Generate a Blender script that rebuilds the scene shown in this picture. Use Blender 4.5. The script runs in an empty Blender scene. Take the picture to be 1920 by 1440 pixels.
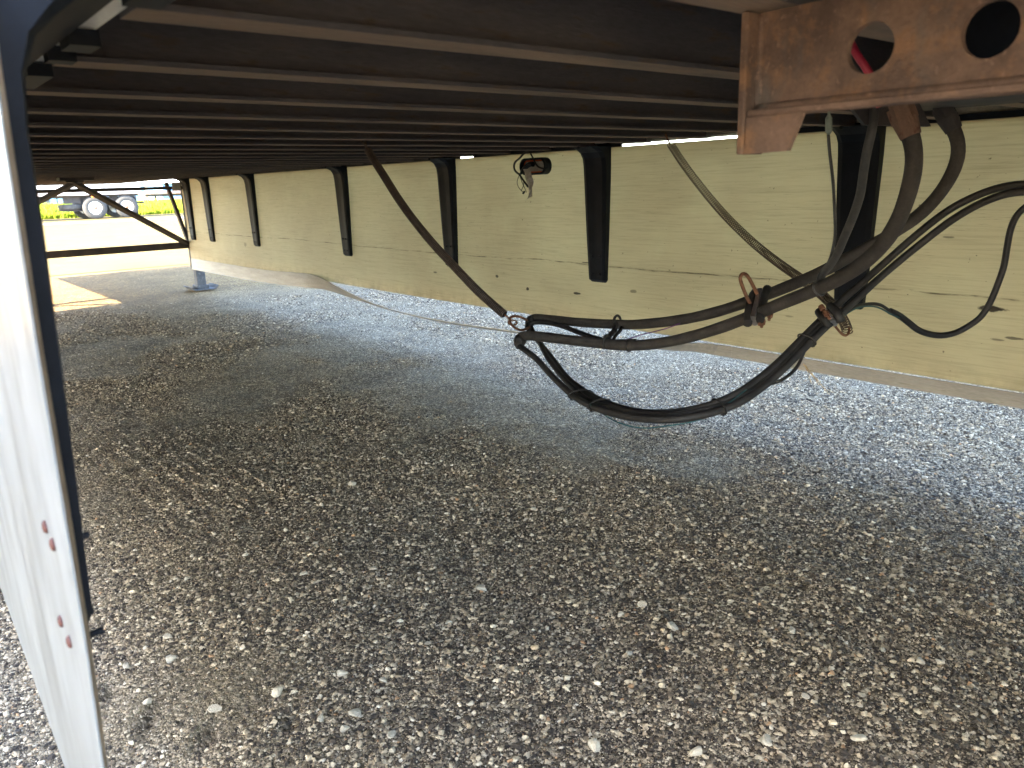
import bpy, bmesh, math, random
import numpy as np
from mathutils import Vector, Matrix, Euler
random.seed(5); rng = np.random.default_rng(5)
S = bpy.context.scene
COL = S.collection

# ------------------------------------------------------------------ camera
cam = bpy.data.cameras.new('camera'); camo = bpy.data.objects.new('camera', cam); COL.objects.link(camo)
cam.sensor_width = 36; cam.sensor_fit = 'HORIZONTAL'; cam.lens = 27.1165
_r = Vector((0.768063, -0.639634, -0.030777)); _u = Vector((0.184192, 0.174633, 0.967252)); _f = Vector((0.613313, 0.748579, -0.251945))
M = Matrix((_r, _u, -_f)).transposed().to_4x4(); M.translation = Vector((-0.1754, 0, 1.00661))
camo.matrix_world = M
cam.clip_start = 0.02; cam.clip_end = 2000
cam.dof.use_dof = True; cam.dof.focus_distance = 2.4; cam.dof.aperture_fstop = 9.0
S.camera = camo
CAMXY = np.array([-0.1754, 0.0])

# ------------------------------------------------------------------ light
SUN_DIR = Vector((1.0, 0.10, -0.70)).normalized()          # the way the light travels: low sun from the trailer's left
world = bpy.data.worlds.new('World'); S.world = world; world.use_nodes = True
wn = world.node_tree; wn.nodes.clear()
sky = wn.nodes.new('ShaderNodeTexSky'); sky.sky_type = 'NISHITA'; sky.sun_disc = False
elev = math.asin(-SUN_DIR.z); az = math.atan2(-SUN_DIR.x, -SUN_DIR.y)
sky.sun_elevation = elev; sky.sun_rotation = az; sky.dust_density = 1.6; sky.altitude = 200
bg = wn.nodes.new('ShaderNodeBackground'); bg.inputs['Strength'].default_value = 0.14
wo = wn.nodes.new('ShaderNodeOutputWorld')
wn.links.new(sky.outputs[0], bg.inputs[0]); wn.links.new(bg.outputs[0], wo.inputs[0])
sl = bpy.data.lights.new('sun', 'SUN'); sl.energy = 4.2; sl.angle = math.radians(0.53); sl.color = (1, .87, .64)
so = bpy.data.objects.new('sun', sl); COL.objects.link(so)
so.rotation_euler = SUN_DIR.to_track_quat('-Z', 'Y').to_euler(); so.location = (-30, -3, 25)

S.view_settings.view_transform = 'Standard'; S.view_settings.look = 'None'
S.view_settings.exposure = 4.42; S.view_settings.gamma = 1.0; S.view_settings.use_curve_mapping = False
S.cycles.max_bounces = 10; S.cycles.diffuse_bounces = 7; S.cycles.glossy_bounces = 4
S.cycles.use_denoising = True; S.cycles.sample_clamp_indirect = 8

# ------------------------------------------------------------------ coordinates (metres: x across the trailer, y towards its nose, z up)
HOSE_A = [[1.2105,0.6348,1.1067],[1.2129,0.6249,1.0829],[1.2159,0.6117,1.0513],[1.2317,0.6133,1.0148],[1.2561,0.6301,0.9654],[1.2903,0.6626,0.9073],[1.325,0.7104,0.8557],[1.3561,0.7759,0.8083],[1.3875,0.8564,0.7668],[1.397,0.9422,0.7274],[1.4108,1.0247,0.6887],[1.4146,1.1382,0.6383],[1.4083,1.2621,0.5941],[1.3772,1.3859,0.5688],[1.3413,1.5346,0.566],[1.3065,1.631,0.5693],[1.2817,1.6921,0.5713],[1.2721,1.7247,0.5653],[1.2634,1.7273,0.5517],[1.2582,1.6998,0.5371],[1.2528,1.6305,0.5164],[1.2273,1.5336,0.484],[1.1879,1.411,0.4603],[1.1426,1.2887,0.4629],[1.111,1.1714,0.4742],[1.098,1.0799,0.488],[1.1174,1.0139,0.4981],[1.1733,0.9715,0.5083],[1.2567,0.948,0.5224],[1.3558,0.9331,0.5603],[1.4492,0.9252,0.6057],[1.5398,0.9194,0.6501],[1.6243,0.9052,0.6946],[1.7103,0.8711,0.763],[1.7621,0.813,0.8355],[1.7933,0.7543,0.8957],[1.813,0.6978,0.9348],[1.8332,0.6472,0.9525],[1.8755,0.5725,0.9526]]
HOSE_B = [[1.5974,0.7254,1.1271],[1.6034,0.7114,1.0999],[1.6099,0.6933,1.0619],[1.6213,0.6963,1.0194],[1.6237,0.7174,0.9686],[1.6142,0.7492,0.9209],[1.5897,0.7839,0.885],[1.5784,0.8345,0.8491],[1.5656,0.8874,0.8164],[1.5501,0.9417,0.7812],[1.5118,1.0132,0.7417],[1.493,1.0727,0.7139],[1.492,1.1793,0.6711],[1.4938,1.2993,0.6349],[1.4857,1.4431,0.6059],[1.4783,1.5392,0.5956],[1.4573,1.6745,0.5891],[1.4366,1.785,0.5893],[1.4245,1.8348,0.5887],[1.4179,1.8509,0.5809],[1.4099,1.8397,0.5678],[1.3847,1.7667,0.5278],[1.3516,1.6774,0.4992],[1.2967,1.5511,0.4667],[1.2419,1.4195,0.4582],[1.1837,1.2825,0.4652],[1.144,1.1597,0.48],[1.1383,1.0755,0.4939],[1.1622,1.0202,0.5066],[1.2154,0.9817,0.5217],[1.2831,0.9601,0.5432],[1.378,0.9482,0.5801],[1.4665,0.9433,0.622],[1.5539,0.9391,0.6638],[1.637,0.9265,0.7092],[1.7231,0.8913,0.7747],[1.7768,0.8335,0.8527],[1.8092,0.7742,0.9144],[1.8343,0.7129,0.952],[1.8595,0.6576,0.9683],[1.9027,0.5821,0.9681]]
HOSE_C = [[1.4054,1.3918,0.5755],[1.4066,1.493,0.5616],[1.408,1.6018,0.5707],[1.4179,1.7041,0.5811],[1.4153,1.7866,0.5818],[1.3825,1.8128,0.5799],[1.3643,1.7973,0.5691],[1.3577,1.7408,0.5438],[1.3233,1.6628,0.5061],[1.2683,1.5364,0.4729],[1.2041,1.3975,0.4597],[1.163,1.2993,0.4647],[1.135,1.1934,0.4788],[1.1175,1.1045,0.4897],[1.1298,1.0312,0.5002],[1.1913,0.9849,0.5126],[1.267,0.9555,0.5299],[1.3665,0.9403,0.5684],[1.4582,0.9337,0.6132],[1.5469,0.9292,0.6569]]
SPRING_A = [[1.2654,2.5236,1.1365],[1.2649,2.4838,1.0967],[1.2652,2.4259,1.0443],[1.2654,2.3477,0.9714],[1.2658,2.2557,0.8974],[1.2735,2.1568,0.8207],[1.2855,2.0559,0.7486],[1.2953,1.959,0.6829],[1.3095,1.8923,0.6382],[1.3184,1.8491,0.6113]]
LINKS_A = [[1.2654,2.5236,1.1365],[1.2679,2.5432,1.1612],[1.2645,2.5677,1.1863],[1.2641,2.55,1.1725]]
HOOK_A = [[1.3177,1.8584,0.6171],[1.3236,1.8427,0.6047],[1.3291,1.8343,0.5931]]
YOKE_A = [[1.3584,1.7776,0.5756],[1.3246,1.7764,0.569],[1.3196,1.8106,0.5788],[1.3269,1.8367,0.5948],[1.3417,1.841,0.6041],[1.3733,1.8399,0.5984],[1.4011,1.8392,0.5845]]
SPRING_B = [[2.028,1.7864,1.1202],[2.017,1.7185,1.0505],[2.0115,1.6456,0.9792],[2.0006,1.5645,0.9102],[1.9832,1.4782,0.8496],[1.9617,1.3831,0.7926],[1.9143,1.2736,0.7487],[1.8467,1.1578,0.7164],[1.7855,1.0657,0.6906],[1.7327,0.9932,0.6641],[1.6951,0.9484,0.6381],[1.6771,0.9307,0.621]]
TOP_B = [[2.0274,1.7857,1.1166],[2.0237,1.7948,1.1347],[2.0214,1.8027,1.1527]]
END_B = [[1.6826,0.9305,0.6338],[1.6701,0.9228,0.6203],[1.6519,0.9226,0.615],[1.6252,0.9218,0.627],[1.5876,0.9215,0.6535]]
UBOLT = [[1.4286,1.0398,0.6976],[1.4049,1.0416,0.7245],[1.3835,1.0433,0.7569],[1.374,1.0451,0.7788],[1.3793,1.0435,0.787],[1.3962,1.0417,0.783],[1.4199,1.0403,0.757],[1.4425,1.0391,0.7293],[1.4641,1.0419,0.711]]
CLAMP_A = [[1.4694,1.0469,0.7384],[1.4401,1.0386,0.7219],[1.3976,1.0269,0.7028],[1.3795,1.0064,0.6772]]
NUTS_A = [[1.4015,1.0025,0.6797],[1.4045,0.9985,0.6748],[1.4474,1.0067,0.6846]]
CLAMP_B = [[1.5682,0.9369,0.6919],[1.5475,0.91,0.6808],[1.5525,0.8992,0.6609]]
NUTS_B = [[1.5356,0.9262,0.6996],[1.5219,0.9072,0.6895]]
CABLE_A = [[1.3042,0.7268,1.1317],[1.2981,0.7238,1.108],[1.2921,0.7207,1.0843],[1.2961,0.7301,1.0424],[1.3129,0.7418,0.9991],[1.3326,0.754,0.964],[1.3543,0.7755,0.9221],[1.3815,0.8049,0.8774],[1.4005,0.8291,0.8365],[1.4105,0.8515,0.8084],[1.4179,0.8681,0.7963],[1.3924,0.8564,0.7789]]
CABLE_B = [[1.2866,0.8034,1.0783],[1.3015,0.8054,1.0411],[1.3262,0.8082,0.9904],[1.3559,0.8158,0.9269],[1.3779,0.823,0.8825],[1.3946,0.8359,0.8422],[1.4094,0.8536,0.8118],[1.4179,0.8681,0.7963]]
CONN_B = [[1.2707,0.796,1.1369],[1.277,0.7993,1.1222],[1.2732,0.7972,1.1066],[1.2874,0.8027,1.0783]]
LOOM = [[1.8683,0.9175,0.6506],[1.9049,0.9092,0.6354],[1.9286,0.8972,0.6177],[1.9688,0.8814,0.5893],[2.0025,0.8624,0.5751],[2.038,0.8446,0.5692],[2.0661,0.8236,0.5752],[2.0842,0.8015,0.593],[2.1033,0.7807,0.6176],[2.1065,0.764,0.655],[2.1097,0.7516,0.7055],[2.1092,0.7421,0.7553],[2.1019,0.7379,0.8043],[2.0953,0.7327,0.8524],[2.0929,0.7207,0.8901],[2.103,0.6953,0.9187],[2.1176,0.6607,0.9311]]
LOOM_W1 = [[1.6059,0.9224,0.6613],[1.6994,0.9318,0.6787],[1.7662,0.931,0.68],[1.8221,0.9228,0.6727],[1.8683,0.9175,0.6506],[1.9093,0.9037,0.6297]]
LOOM_W2 = [[1.6059,0.9224,0.6613],[1.7043,0.9273,0.6772],[1.7757,0.9213,0.6743],[1.8251,0.9162,0.6604],[1.8708,0.9122,0.6409],[1.909,0.9034,0.6283]]
DANGLE = [[1.4957,0.9399,0.6037],[1.4859,0.941,0.5832],[1.4615,0.9403,0.5615],[1.4205,0.9422,0.5467],[1.3797,0.9469,0.5408],[1.338,0.9549,0.5422],[1.3035,0.9663,0.5318]]
TEAL = [[1.141,1.3056,0.4694],[1.1299,1.2583,0.461],[1.1158,1.2011,0.4549],[1.1136,1.1487,0.4527],[1.1191,1.1053,0.4561],[1.1253,1.0641,0.4679],[1.1431,1.0263,0.4785],[1.1685,0.9955,0.4883],[1.1984,0.9756,0.502],[1.2303,0.9575,0.526],[1.2792,0.9508,0.5457]]
PURPLE = [[1.3662,1.4348,0.5682],[1.3955,1.4025,0.5831],[1.4274,1.392,0.5902],[1.4479,1.3528,0.6026],[1.4632,1.3177,0.615],[1.4785,1.2959,0.6272]]
HANGER = [[1.4772,1.5234,0.6055],[1.4498,1.5064,0.5877],[1.4074,1.4855,0.581],[1.3601,1.4551,0.5739]]
TIES = [[1.3757,1.3886,0.5731],[1.3934,0.8526,0.7699],[1.1884,1.4115,0.463],[1.1479,1.2994,0.4679],[1.2104,0.9569,0.5156],[1.4934,0.9225,0.6258],[1.367,1.4616,0.5704],[1.477,1.5274,0.5971]]
STRAW = [[[2.3688,1.4315,0.3397],[2.3576,1.4041,0.3105],[2.3404,1.3819,0.282]],[[2.3696,1.4296,0.3359],[2.3657,1.3961,0.3064],[2.3582,1.3557,0.2872]],[[2.3726,1.4271,0.3358],[2.3655,1.3786,0.2936],[2.3468,1.3126,0.2504]],[[2.367,1.4324,0.3379],[2.3604,1.3842,0.2976],[2.3426,1.3524,0.279]]]
REDLINE = [[0.9024,0.5915,1.22],[0.9087,0.5707,1.1738],[0.9135,0.5603,1.1545],[0.9194,0.5511,1.1415],[0.9331,0.5464,1.1212],[0.9438,0.5416,1.0934]]
BRACKET = [[1.2593,0.7648,1.1354],[1.2713,0.7493,1.1186],[1.2826,0.7306,1.0904],[1.3756,0.6522,1.0838],[1.366,0.6753,1.1292]]
SAG = [[2.4445,6.62,0.2905],[2.441,6.25,0.299],[2.434,5.85,0.314],[2.425,5.4228,0.3237],[2.425,5.0895,0.2874],[2.425,4.638,0.2381],[2.425,4.2337,0.2154],[2.425,3.8143,0.2117],[2.425,3.4438,0.2209],[2.425,3.1598,0.232],[2.425,2.822,0.2417],[2.425,2.5233,0.258],[2.425,2.2577,0.2798],[2.425,2.0485,0.2999],[2.444,1.98,0.3135],[2.4445,1.79,0.3185]]
SAGW = [[2.44,5.562,0.2374],[2.44,5.129,0.2276]]
MK_CABLE = [[2.42,2.967,1.1435],[2.4,2.9217,1.1117],[2.39,2.8842,1.0806],[2.4,2.8573,1.0696],[2.43,2.8675,1.0696]]
MK_LOOP = [[2.4,2.9557,1.148],[2.4,2.9917,1.1472],[2.4,3.0249,1.126],[2.4,3.067,1.1048],[2.4,3.0724,1.0768],[2.4,3.0567,1.0583],[2.4,3.0324,1.0473],[2.4,3.0169,1.029],[2.4,2.9933,1.008],[2.4,2.97,0.9871]]
MK_W1 = [[2.4,3.0324,1.0473],[2.4,3.0502,1.0195],[2.4,3.0511,0.9988],[2.4,3.0315,0.9752],[2.4,3.0035,0.9594]]
MK_W2 = [[2.39,3.0207,1.0472],[2.39,3.0058,1.0136],[2.39,2.9828,0.9799],[2.39,2.9716,0.9593]]
MK_W3 = [[2.395,3.0265,1.0472],[2.395,2.999,1.0235],[2.395,2.9959,1.0005],[2.395,3.0048,0.9827],[2.395,3.0177,0.9674]]
MK_TAPE = [[[2.385,2.9854,1.0716],[2.385,2.9744,1.0434],[2.385,2.9559,1.0076],[2.385,2.9529,0.9822],[2.385,2.938,0.954],[2.385,2.9754,0.921]],[[2.39,2.9512,1.0704],[2.39,2.9246,1.042],[2.39,2.9178,1.0117],[2.39,2.9229,0.9816],[2.39,2.9358,0.9538],[2.39,2.9283,0.9411]]]
MK_PLUG = [[2.4,3.0241,1.0496],[2.4,2.9864,1.079],[2.4,2.9499,1.0928],[2.4,2.9263,1.0919]]
STONES = [[0.993,2.332,0.0338],[0.659,2.133,0.0229],[0.828,2.234,0.0228],[1.323,1.741,0.0257],[1.18,1.878,0.0224],[1.385,1.681,0.0273],[0.896,1.454,0.0359],[0.975,1.509,0.0231],[0.733,1.731,0.0248],[0.732,1.376,0.0254],[0.645,1.331,0.0194],[0.806,1.152,0.0285],[1.095,0.997,0.0332],[1.122,1.11,0.0286],[1.056,1.118,0.0255],[1.27,0.798,0.0264],[1.282,0.766,0.0167],[0.445,1.366,0.0298],[0.406,1.236,0.034],[0.368,1.209,0.0227],[0.428,1.134,0.0265],[0.501,1.283,0.0203],[0.344,1.262,0.0252],[0.202,1.765,0.0275],[0.184,1.675,0.0334],[0.197,1.425,0.0343],[0.099,1.542,0.0262],[0.1,1.711,0.0236],[0.318,1.598,0.0194],[0.313,1.394,0.0331],[0.921,0.642,0.035],[0.803,0.708,0.0344],[0.688,0.848,0.0333],[0.952,1.0,0.0199],[1.298,0.501,0.0233],[1.084,0.658,0.0252],[1.646,0.702,0.0223],[1.762,0.528,0.0203],[1.049,0.533,0.033],[1.364,0.56,0.0246],[1.392,0.534,0.0223],[1.353,0.633,0.0173],[0.503,2.058,0.0245],[0.58,1.838,0.0217],[0.331,2.03,0.0202],[0.892,1.807,0.0188]]

HOSE_A += [[2.03,.36,.955],[2.03,-.25,.86],[1.92,-1.05,.66],[1.85,-1.40,.59]]; HOSE_B += [[2.06,.36,.99],[2.07,-.25,.90],[1.98,-1.05,.70],[1.93,-1.40,.59]]; LOOM += [[2.24,.42,.94],[2.36,.20,.99],[2.435,.02,1.06]]   # on towards the axle and the skirt, past the view
# ------------------------------------------------------------------ helpers
def tag(o, label=None, cat=None, group=None, kind=None):
    if label: o['label'] = label
    if cat: o['category'] = cat
    if group: o['group'] = group
    if kind: o['kind'] = kind
    return o
def empty(name, loc=(0,0,0), parent=None):
    o = bpy.data.objects.new(name, None); COL.objects.link(o); o.location = loc; o.empty_display_size = .1
    if parent: o.parent = parent
    return o
def link(name, me, parent=None):
    o = bpy.data.objects.new(name, me); COL.objects.link(o)
    if parent: o.parent = parent
    return o
class MB:
    """collects shapes into one mesh"""
    def __init__(s): s.bm = bmesh.new()
    def box(s, a, b, bev=0.0):
        x0,y0,z0 = a; x1,y1,z1 = b
        v = [s.bm.verts.new(p) for p in ((x0,y0,z0),(x1,y0,z0),(x1,y1,z0),(x0,y1,z0),(x0,y0,z1),(x1,y0,z1),(x1,y1,z1),(x0,y1,z1))]
        fs = [s.bm.faces.new([v[i] for i in q]) for q in ((3,2,1,0),(4,5,6,7),(0,1,5,4),(1,2,6,5),(2,3,7,6),(3,0,4,7))]
        if bev:
            es = list({e for f in fs for e in f.edges})
            bmesh.ops.bevel(s.bm, geom=es, offset=bev, segments=1, affect='EDGES')
        return s
    def poly(s, pts, off):
        """a flat outline thickened by the vector off"""
        off = Vector(off); n = len(pts)
        a = [s.bm.verts.new(p) for p in pts]; b = [s.bm.verts.new(Vector(p)+off) for p in pts]
        s.bm.faces.new(a[::-1]); s.bm.faces.new(b)
        for i in range(n): s.bm.faces.new((a[i], a[(i+1)%n], b[(i+1)%n], b[i]))
        return s
    def cyl(s, c, axis, r, h, n=20, r2=None):
        c = Vector(c); q = Vector((0,0,1)).rotation_difference(Vector(axis).normalized()).to_matrix().to_4x4()
        bmesh.ops.create_cone(s.bm, cap_ends=True, segments=n, radius1=r, radius2=r if r2 is None else r2, depth=h, matrix=Matrix.Translation(c) @ q)
        return s
    def bar(s, a, b, w, h, up=(0,0,1)):
        """a square bar between two points"""
        a, b = Vector(a), Vector(b); d = (b-a).normalized(); x = d.cross(Vector(up)).normalized(); y = x.cross(d)
        q = []
        for p in (a, b):
            for i, j in ((-1,-1),(1,-1),(1,1),(-1,1)): q.append(s.bm.verts.new(p + x*i*w/2 + y*j*h/2))
        for f in ((3,2,1,0),(4,5,6,7),(0,1,5,4),(1,2,6,5),(2,3,7,6),(3,0,4,7)): s.bm.faces.new([q[i] for i in f])
        return s
    def tube(s, pts, r, n=10, cap=True):
        """pts dense points; r number or list"""
        P = [Vector(p) for p in pts]; m = len(P); rr = r if isinstance(r, (list, tuple, np.ndarray)) else [r]*m
        T = [(P[min(i+1,m-1)]-P[max(i-1,0)]).normalized() for i in range(m)]
        nrm = T[0].orthogonal().normalized(); rings = []
        for i in range(m):
            nrm = (nrm - T[i]*nrm.dot(T[i])).normalized(); bn = T[i].cross(nrm)
            rings.append([s.bm.verts.new(P[i] + (nrm*math.cos(2*math.pi*k/n) + bn*math.sin(2*math.pi*k/n))*rr[i]) for k in range(n)])
        for i in range(m-1):
            for k in range(n):
                f = s.bm.faces.new((rings[i][k], rings[i][(k+1)%n], rings[i+1][(k+1)%n], rings[i+1][k])); f.smooth = True
        if cap: s.bm.faces.new(rings[0][::-1]); s.bm.faces.new(rings[-1])
        return s
    def lathe(s, prof, c, axis, n=40, cap=True):
        """profile of (radius, offset along axis)"""
        q = Vector((0,0,1)).rotation_difference(Vector(axis).normalized()).to_matrix(); c = Vector(c); rings = []
        for r, h in prof: rings.append([s.bm.verts.new(c + q @ Vector((r*math.cos(2*math.pi*k/n), r*math.sin(2*math.pi*k/n), h))) for k in range(n)])
        for i in range(len(prof)-1):
            for k in range(n):
                f = s.bm.faces.new((rings[i][k], rings[i][(k+1)%n], rings[i+1][(k+1)%n], rings[i+1][k])); f.smooth = True
        if cap: s.bm.faces.new(rings[0][::-1]); s.bm.faces.new(rings[-1])
        return s
    def mesh(s, name, mat):
        bmesh.ops.recalc_face_normals(s.bm, faces=s.bm.faces)
        me = bpy.data.meshes.new(name); s.bm.to_mesh(me); s.bm.free(); me.materials.append(mat); return me
    def build(s, name, mat, parent=None): return link(name, s.mesh(name, mat), parent)

def dense(pts, step=0.012):
    """smooth curve through control points"""
    P = [Vector(p) for p in pts]
    if len(P) == 2:
        n = max(2, int((P[1]-P[0]).length/step)); return [P[0].lerp(P[1], i/n) for i in range(n+1)]
    out = []; E = [P[0]*2-P[1]] + P + [P[-1]*2-P[-2]]
    for i in range(1, len(E)-2):
        a, b, c, d = E[i-1:i+3]; n = max(2, int((c-b).length/step))
        for k in range(n):
            t = k/n
            out.append(0.5*((2*b) + (c-a)*t + (2*a-5*b+4*c-d)*t*t + (3*b-a-3*c+d)*t**3))
    out.append(P[-1]); return out
def resample(pts, step):
    P = [Vector(p) for p in pts]; L = [0]
    for a, b in zip(P, P[1:]): L.append(L[-1]+(b-a).length)
    n = max(2, int(L[-1]/step)); out = []; j = 0
    for i in range(n+1):
        s_ = L[-1]*i/n
        while j < len(P)-2 and L[j+1] < s_: j += 1
        t = (s_-L[j])/max(1e-9, L[j+1]-L[j]); out.append(P[j].lerp(P[j+1], min(1,max(0,t))))
    return out
def even(pts, it=2, step=.012):
    P = resample(dense(pts), step)
    for _ in range(it):
        P = [P[0]] + [(a+b*2+c)/4 for a,b,c in zip(P,P[1:],P[2:])] + [P[-1]]
    return P
def coil(path, R, wire, pitch, seg=10):
    """wire helix along a path"""
    P = resample(path, pitch/seg); nrm = (P[1]-P[0]).orthogonal().normalized(); out = []
    for i, p in enumerate(P):
        t = (P[min(i+1,len(P)-1)]-P[max(i-1,0)]).normalized(); nrm = (nrm - t*nrm.dot(t)).normalized(); b = t.cross(nrm); a = 2*math.pi*i/seg
        out.append(p + (nrm*math.cos(a)+b*math.sin(a))*R)
    return out
def ring_pts(c, axis, R, n=18, sx=1.0, xdir=None):
    a = Vector(axis).normalized(); x = (Vector(xdir) - a*Vector(xdir).dot(a)).normalized() if xdir is not None else a.orthogonal().normalized(); y = a.cross(x)
    return [Vector(c) + x*math.cos(2*math.pi*i/n)*R*sx + y*math.sin(2*math.pi*i/n)*R for i in range(n+1)]

# ------------------------------------------------------------------ materials
class Nodes:
    def __init__(s, name):
        s.m = bpy.data.materials.new(name); s.m.use_nodes = True; s.t = s.m.node_tree; s.n = s.t.nodes
        s.b = s.n['Principled BSDF']; s.out = s.n['Material Output']
    def add(s, ty, **kw):
        nd = s.n.new(ty)
        for k, v in kw.items():
            if k in nd.inputs: nd.inputs[k].default_value = v
            else: setattr(nd, k, v)
        return nd
    def l(s, a, b): s.t.links.new(a, b)
    def coord(s, scale=(1,1,1), rot=(0,0,0), loc=(0,0,0)):
        g = s.add('ShaderNodeNewGeometry'); mp = s.add('ShaderNodeMapping'); mp.inputs['Scale'].default_value = scale
        mp.inputs['Rotation'].default_value = rot; mp.inputs['Location'].default_value = loc
        tc = s.add('ShaderNodeTexCoord'); s.l(tc.outputs['Object'], mp.inputs['Vector']); return mp.outputs['Vector']
    def noise(s, vec, scale, detail=4, rough=.55):
        n = s.add('ShaderNodeTexNoise'); n.inputs['Scale'].default_value = scale; n.inputs['Detail'].default_value = detail; n.inputs['Roughness'].default_value = rough
        s.l(vec, n.inputs['Vector']); return n.outputs['Fac']
    def ramp(s, fac, stops):
        r = s.add('ShaderNodeValToRGB'); e = r.color_ramp.elements
        while len(e) < len(stops): e.new(.5)
        for el, (p, c) in zip(e, stops): el.position = p; el.color = (*c, 1) if len(c) == 3 else c
        s.l(fac, r.inputs['Fac']); return r.outputs['Color']
    def fr(s, fac, a, b):
        """0..1 between a and b"""
        m = s.add('ShaderNodeMapRange'); m.clamp = True; m.inputs[1].default_value = a; m.inputs[2].default_value = b; s.l(fac, m.inputs[0]); return m.outputs[0]
    def mix(s, fac, a, b, mode='MIX'):
        m = s.add('ShaderNodeMix'); m.data_type = 'RGBA'; m.blend_type = mode
        for sock, v in ((m.inputs[0], fac), (m.inputs[6], a), (m.inputs[7], b)):
            if isinstance(v, (int, float)): sock.default_value = v
            elif isinstance(v, tuple): sock.default_value = (*v, 1)
            else: s.l(v, sock)
        return m.outputs[2]
    def math(s, op, a, b=None):
        m = s.add('ShaderNodeMath'); m.operation = op
        for sock, v in ((m.inputs[0], a), (m.inputs[1], b)):
            if v is None: continue
            if isinstance(v, (int, float)): sock.default_value = v
            else: s.l(v, sock)
        return m.outputs[0]
    def bump(s, h, strength=.3, dist=.01, prev=None):
        b = s.add('ShaderNodeBump'); b.inputs['Strength'].default_value = strength; b.inputs['Distance'].default_value = dist; s.l(h, b.inputs['Height'])
        if prev: s.l(prev, b.inputs['Normal'])
        return b.outputs['Normal']
    def done(s, color=None, rough=.6, normal=None, metal=0., spec=.5):
        if color is not None:
            if isinstance(color, tuple): s.b.inputs['Base Color'].default_value = (*color, 1)
            else: s.l(color, s.b.inputs['Base Color'])
        if isinstance(rough, (int, float)): s.b.inputs['Roughness'].default_value = rough
        else: s.l(rough, s.b.inputs['Roughness'])
        s.b.inputs['Metallic'].default_value = metal; s.b.inputs['Specular IOR Level'].default_value = spec
        if normal is not None: s.l(normal, s.b.inputs['Normal'])
        return s.m
def worn(name, c1, c2, scale=20, rough=.6, metal=0., stretch=(1,1,1), bump=.15, lo=.35, hi=.65, spec=.5, c3=None, fine=160):
    """two-tone weathered surface with fine relief"""
    N = Nodes(name); v = N.coord(stretch); f = N.fr(N.noise(v, scale, 6, .62), lo, hi); c = N.mix(f, c1, c2)
    if c3: c = N.mix(N.math('MULTIPLY', N.fr(N.noise(v, scale*4, 3, .6), .58, .7), .8), c, c3)
    g = N.noise(v, fine, 3, .6); c = N.mix(.35, c, N.ramp(g, [(.3, (.35,.35,.35)), (.7, (1,1,1))]), 'MULTIPLY')
    return N.done(c, rough, N.bump(g, bump, .002), metal, spec)

M_rust = worn('rusted_steel', (.15,.086,.062), (.24,.138,.092), 16, .85, 0, bump=.5, c3=(.12,.045,.028), fine=240)
def rail_mat():
    N = Nodes('rusted_rail'); v = N.coord()
    a = N.noise(v, 14, 6, .65); c = N.mix(N.fr(a, .38, .60), (.115,.071,.053), (.22,.133,.092)); c = N.mix(N.math('MULTIPLY', N.fr(N.noise(v, 34, 4, .65), .52, .66), .7), c, (.30,.155,.078))
    p = N.fr(N.noise(N.coord((1,1,.35)), 9, 5, .55), .47, .56)                 # remains of grey paint
    c = N.mix(N.math('MULTIPLY', p, .85), c, (.13,.115,.105))
    s = N.fr(N.noise(v, 120, 3, .6), .62, .72); c = N.mix(N.math('MULTIPLY', s, .5), c, (.42,.26,.19))
    g = N.noise(v, 260, 4, .6); c = N.mix(.4, c, N.ramp(g, [(.3,(.4,.4,.4)),(.7,(1,1,1))]), 'MULTIPLY')
    return N.done(c, .85, N.bump(g, .5, .002))
M_rail = rail_mat()
M_beam = worn('dusty_undercoat', (.14,.105,.085), (.30,.215,.16), 7, .8, 0, (.4,2,2), .3, .3, .7, .3, (.24,.15,.10), 140)
M_web = worn('black_undercoat', (.062,.062,.075), (.125,.110,.112), 7, .8, 0, (.4,2,2), .3, .35, .75, .3, (.10,.07,.05), 140)
M_floor = worn('dark_floor_underside', (.028,.031,.040), (.05,.051,.058), 6, .85, 0, (.3,3,1), .3)
M_black = worn('black_plastic', (.005,.007,.012), (.010,.013,.020), 12, .6, 0, bump=.08, spec=.22)
M_hose = worn('dusty_rubber', (.040,.035,.032), (.086,.074,.064), 26, .75, 0, bump=.25, lo=.3, hi=.75, spec=.3, fine=220)
M_hose2 = worn('black_rubber', (.019,.018,.018), (.044,.039,.036), 22, .6, 0, bump=.15, spec=.4)
M_cable = worn('grey_cable_jacket', (.05,.05,.052), (.085,.08,.075), 30, .45, 0, bump=.08)
M_loom = worn('black_loom', (.010,.010,.012), (.026,.024,.026), 20, .5, 0, bump=.1)
M_spring = worn('dark_spring_steel', (.09,.066,.056), (.18,.13,.10), 30, .6, .3, bump=.3, c3=(.16,.085,.05))
M_spring2 = worn('brown_spring_steel', (.075,.048,.034), (.16,.105,.07), 40, .5, .4, bump=.2)
M_rod = worn('rusty_rod', (.17,.07,.035), (.26,.12,.065), 60, .8, .1, bump=.4)
M_rivet = worn('rusted_rivet', (.075,.024,.016), (.12,.04,.028), 60, .7, 0, bump=.3)
M_zinc = worn('zinc_plate', (.45,.45,.46), (.65,.65,.66), 50, .35, .9, bump=.1)
M_alu = worn('bare_aluminium', (.52,.50,.45), (.68,.66,.60), 12, .5, .35, bump=.1)
M_white = worn('white_panel', (.78,.79,.79), (.82,.82,.82), 8, .35, 0, bump=.03)
M_galv = worn('painted_leg_steel', (.055,.055,.058), (.09,.088,.087), 10, .75, 0, bump=.2, spec=.2, c3=(.14,.135,.13))
M_brace = worn('dark_brace_steel', (.035,.032,.035), (.07,.058,.055), 12, .7, .1, bump=.2)
M_tyre = worn('tyre_rubber', (.03,.03,.032), (.06,.058,.055), 14, .85, 0, bump=.2)
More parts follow.
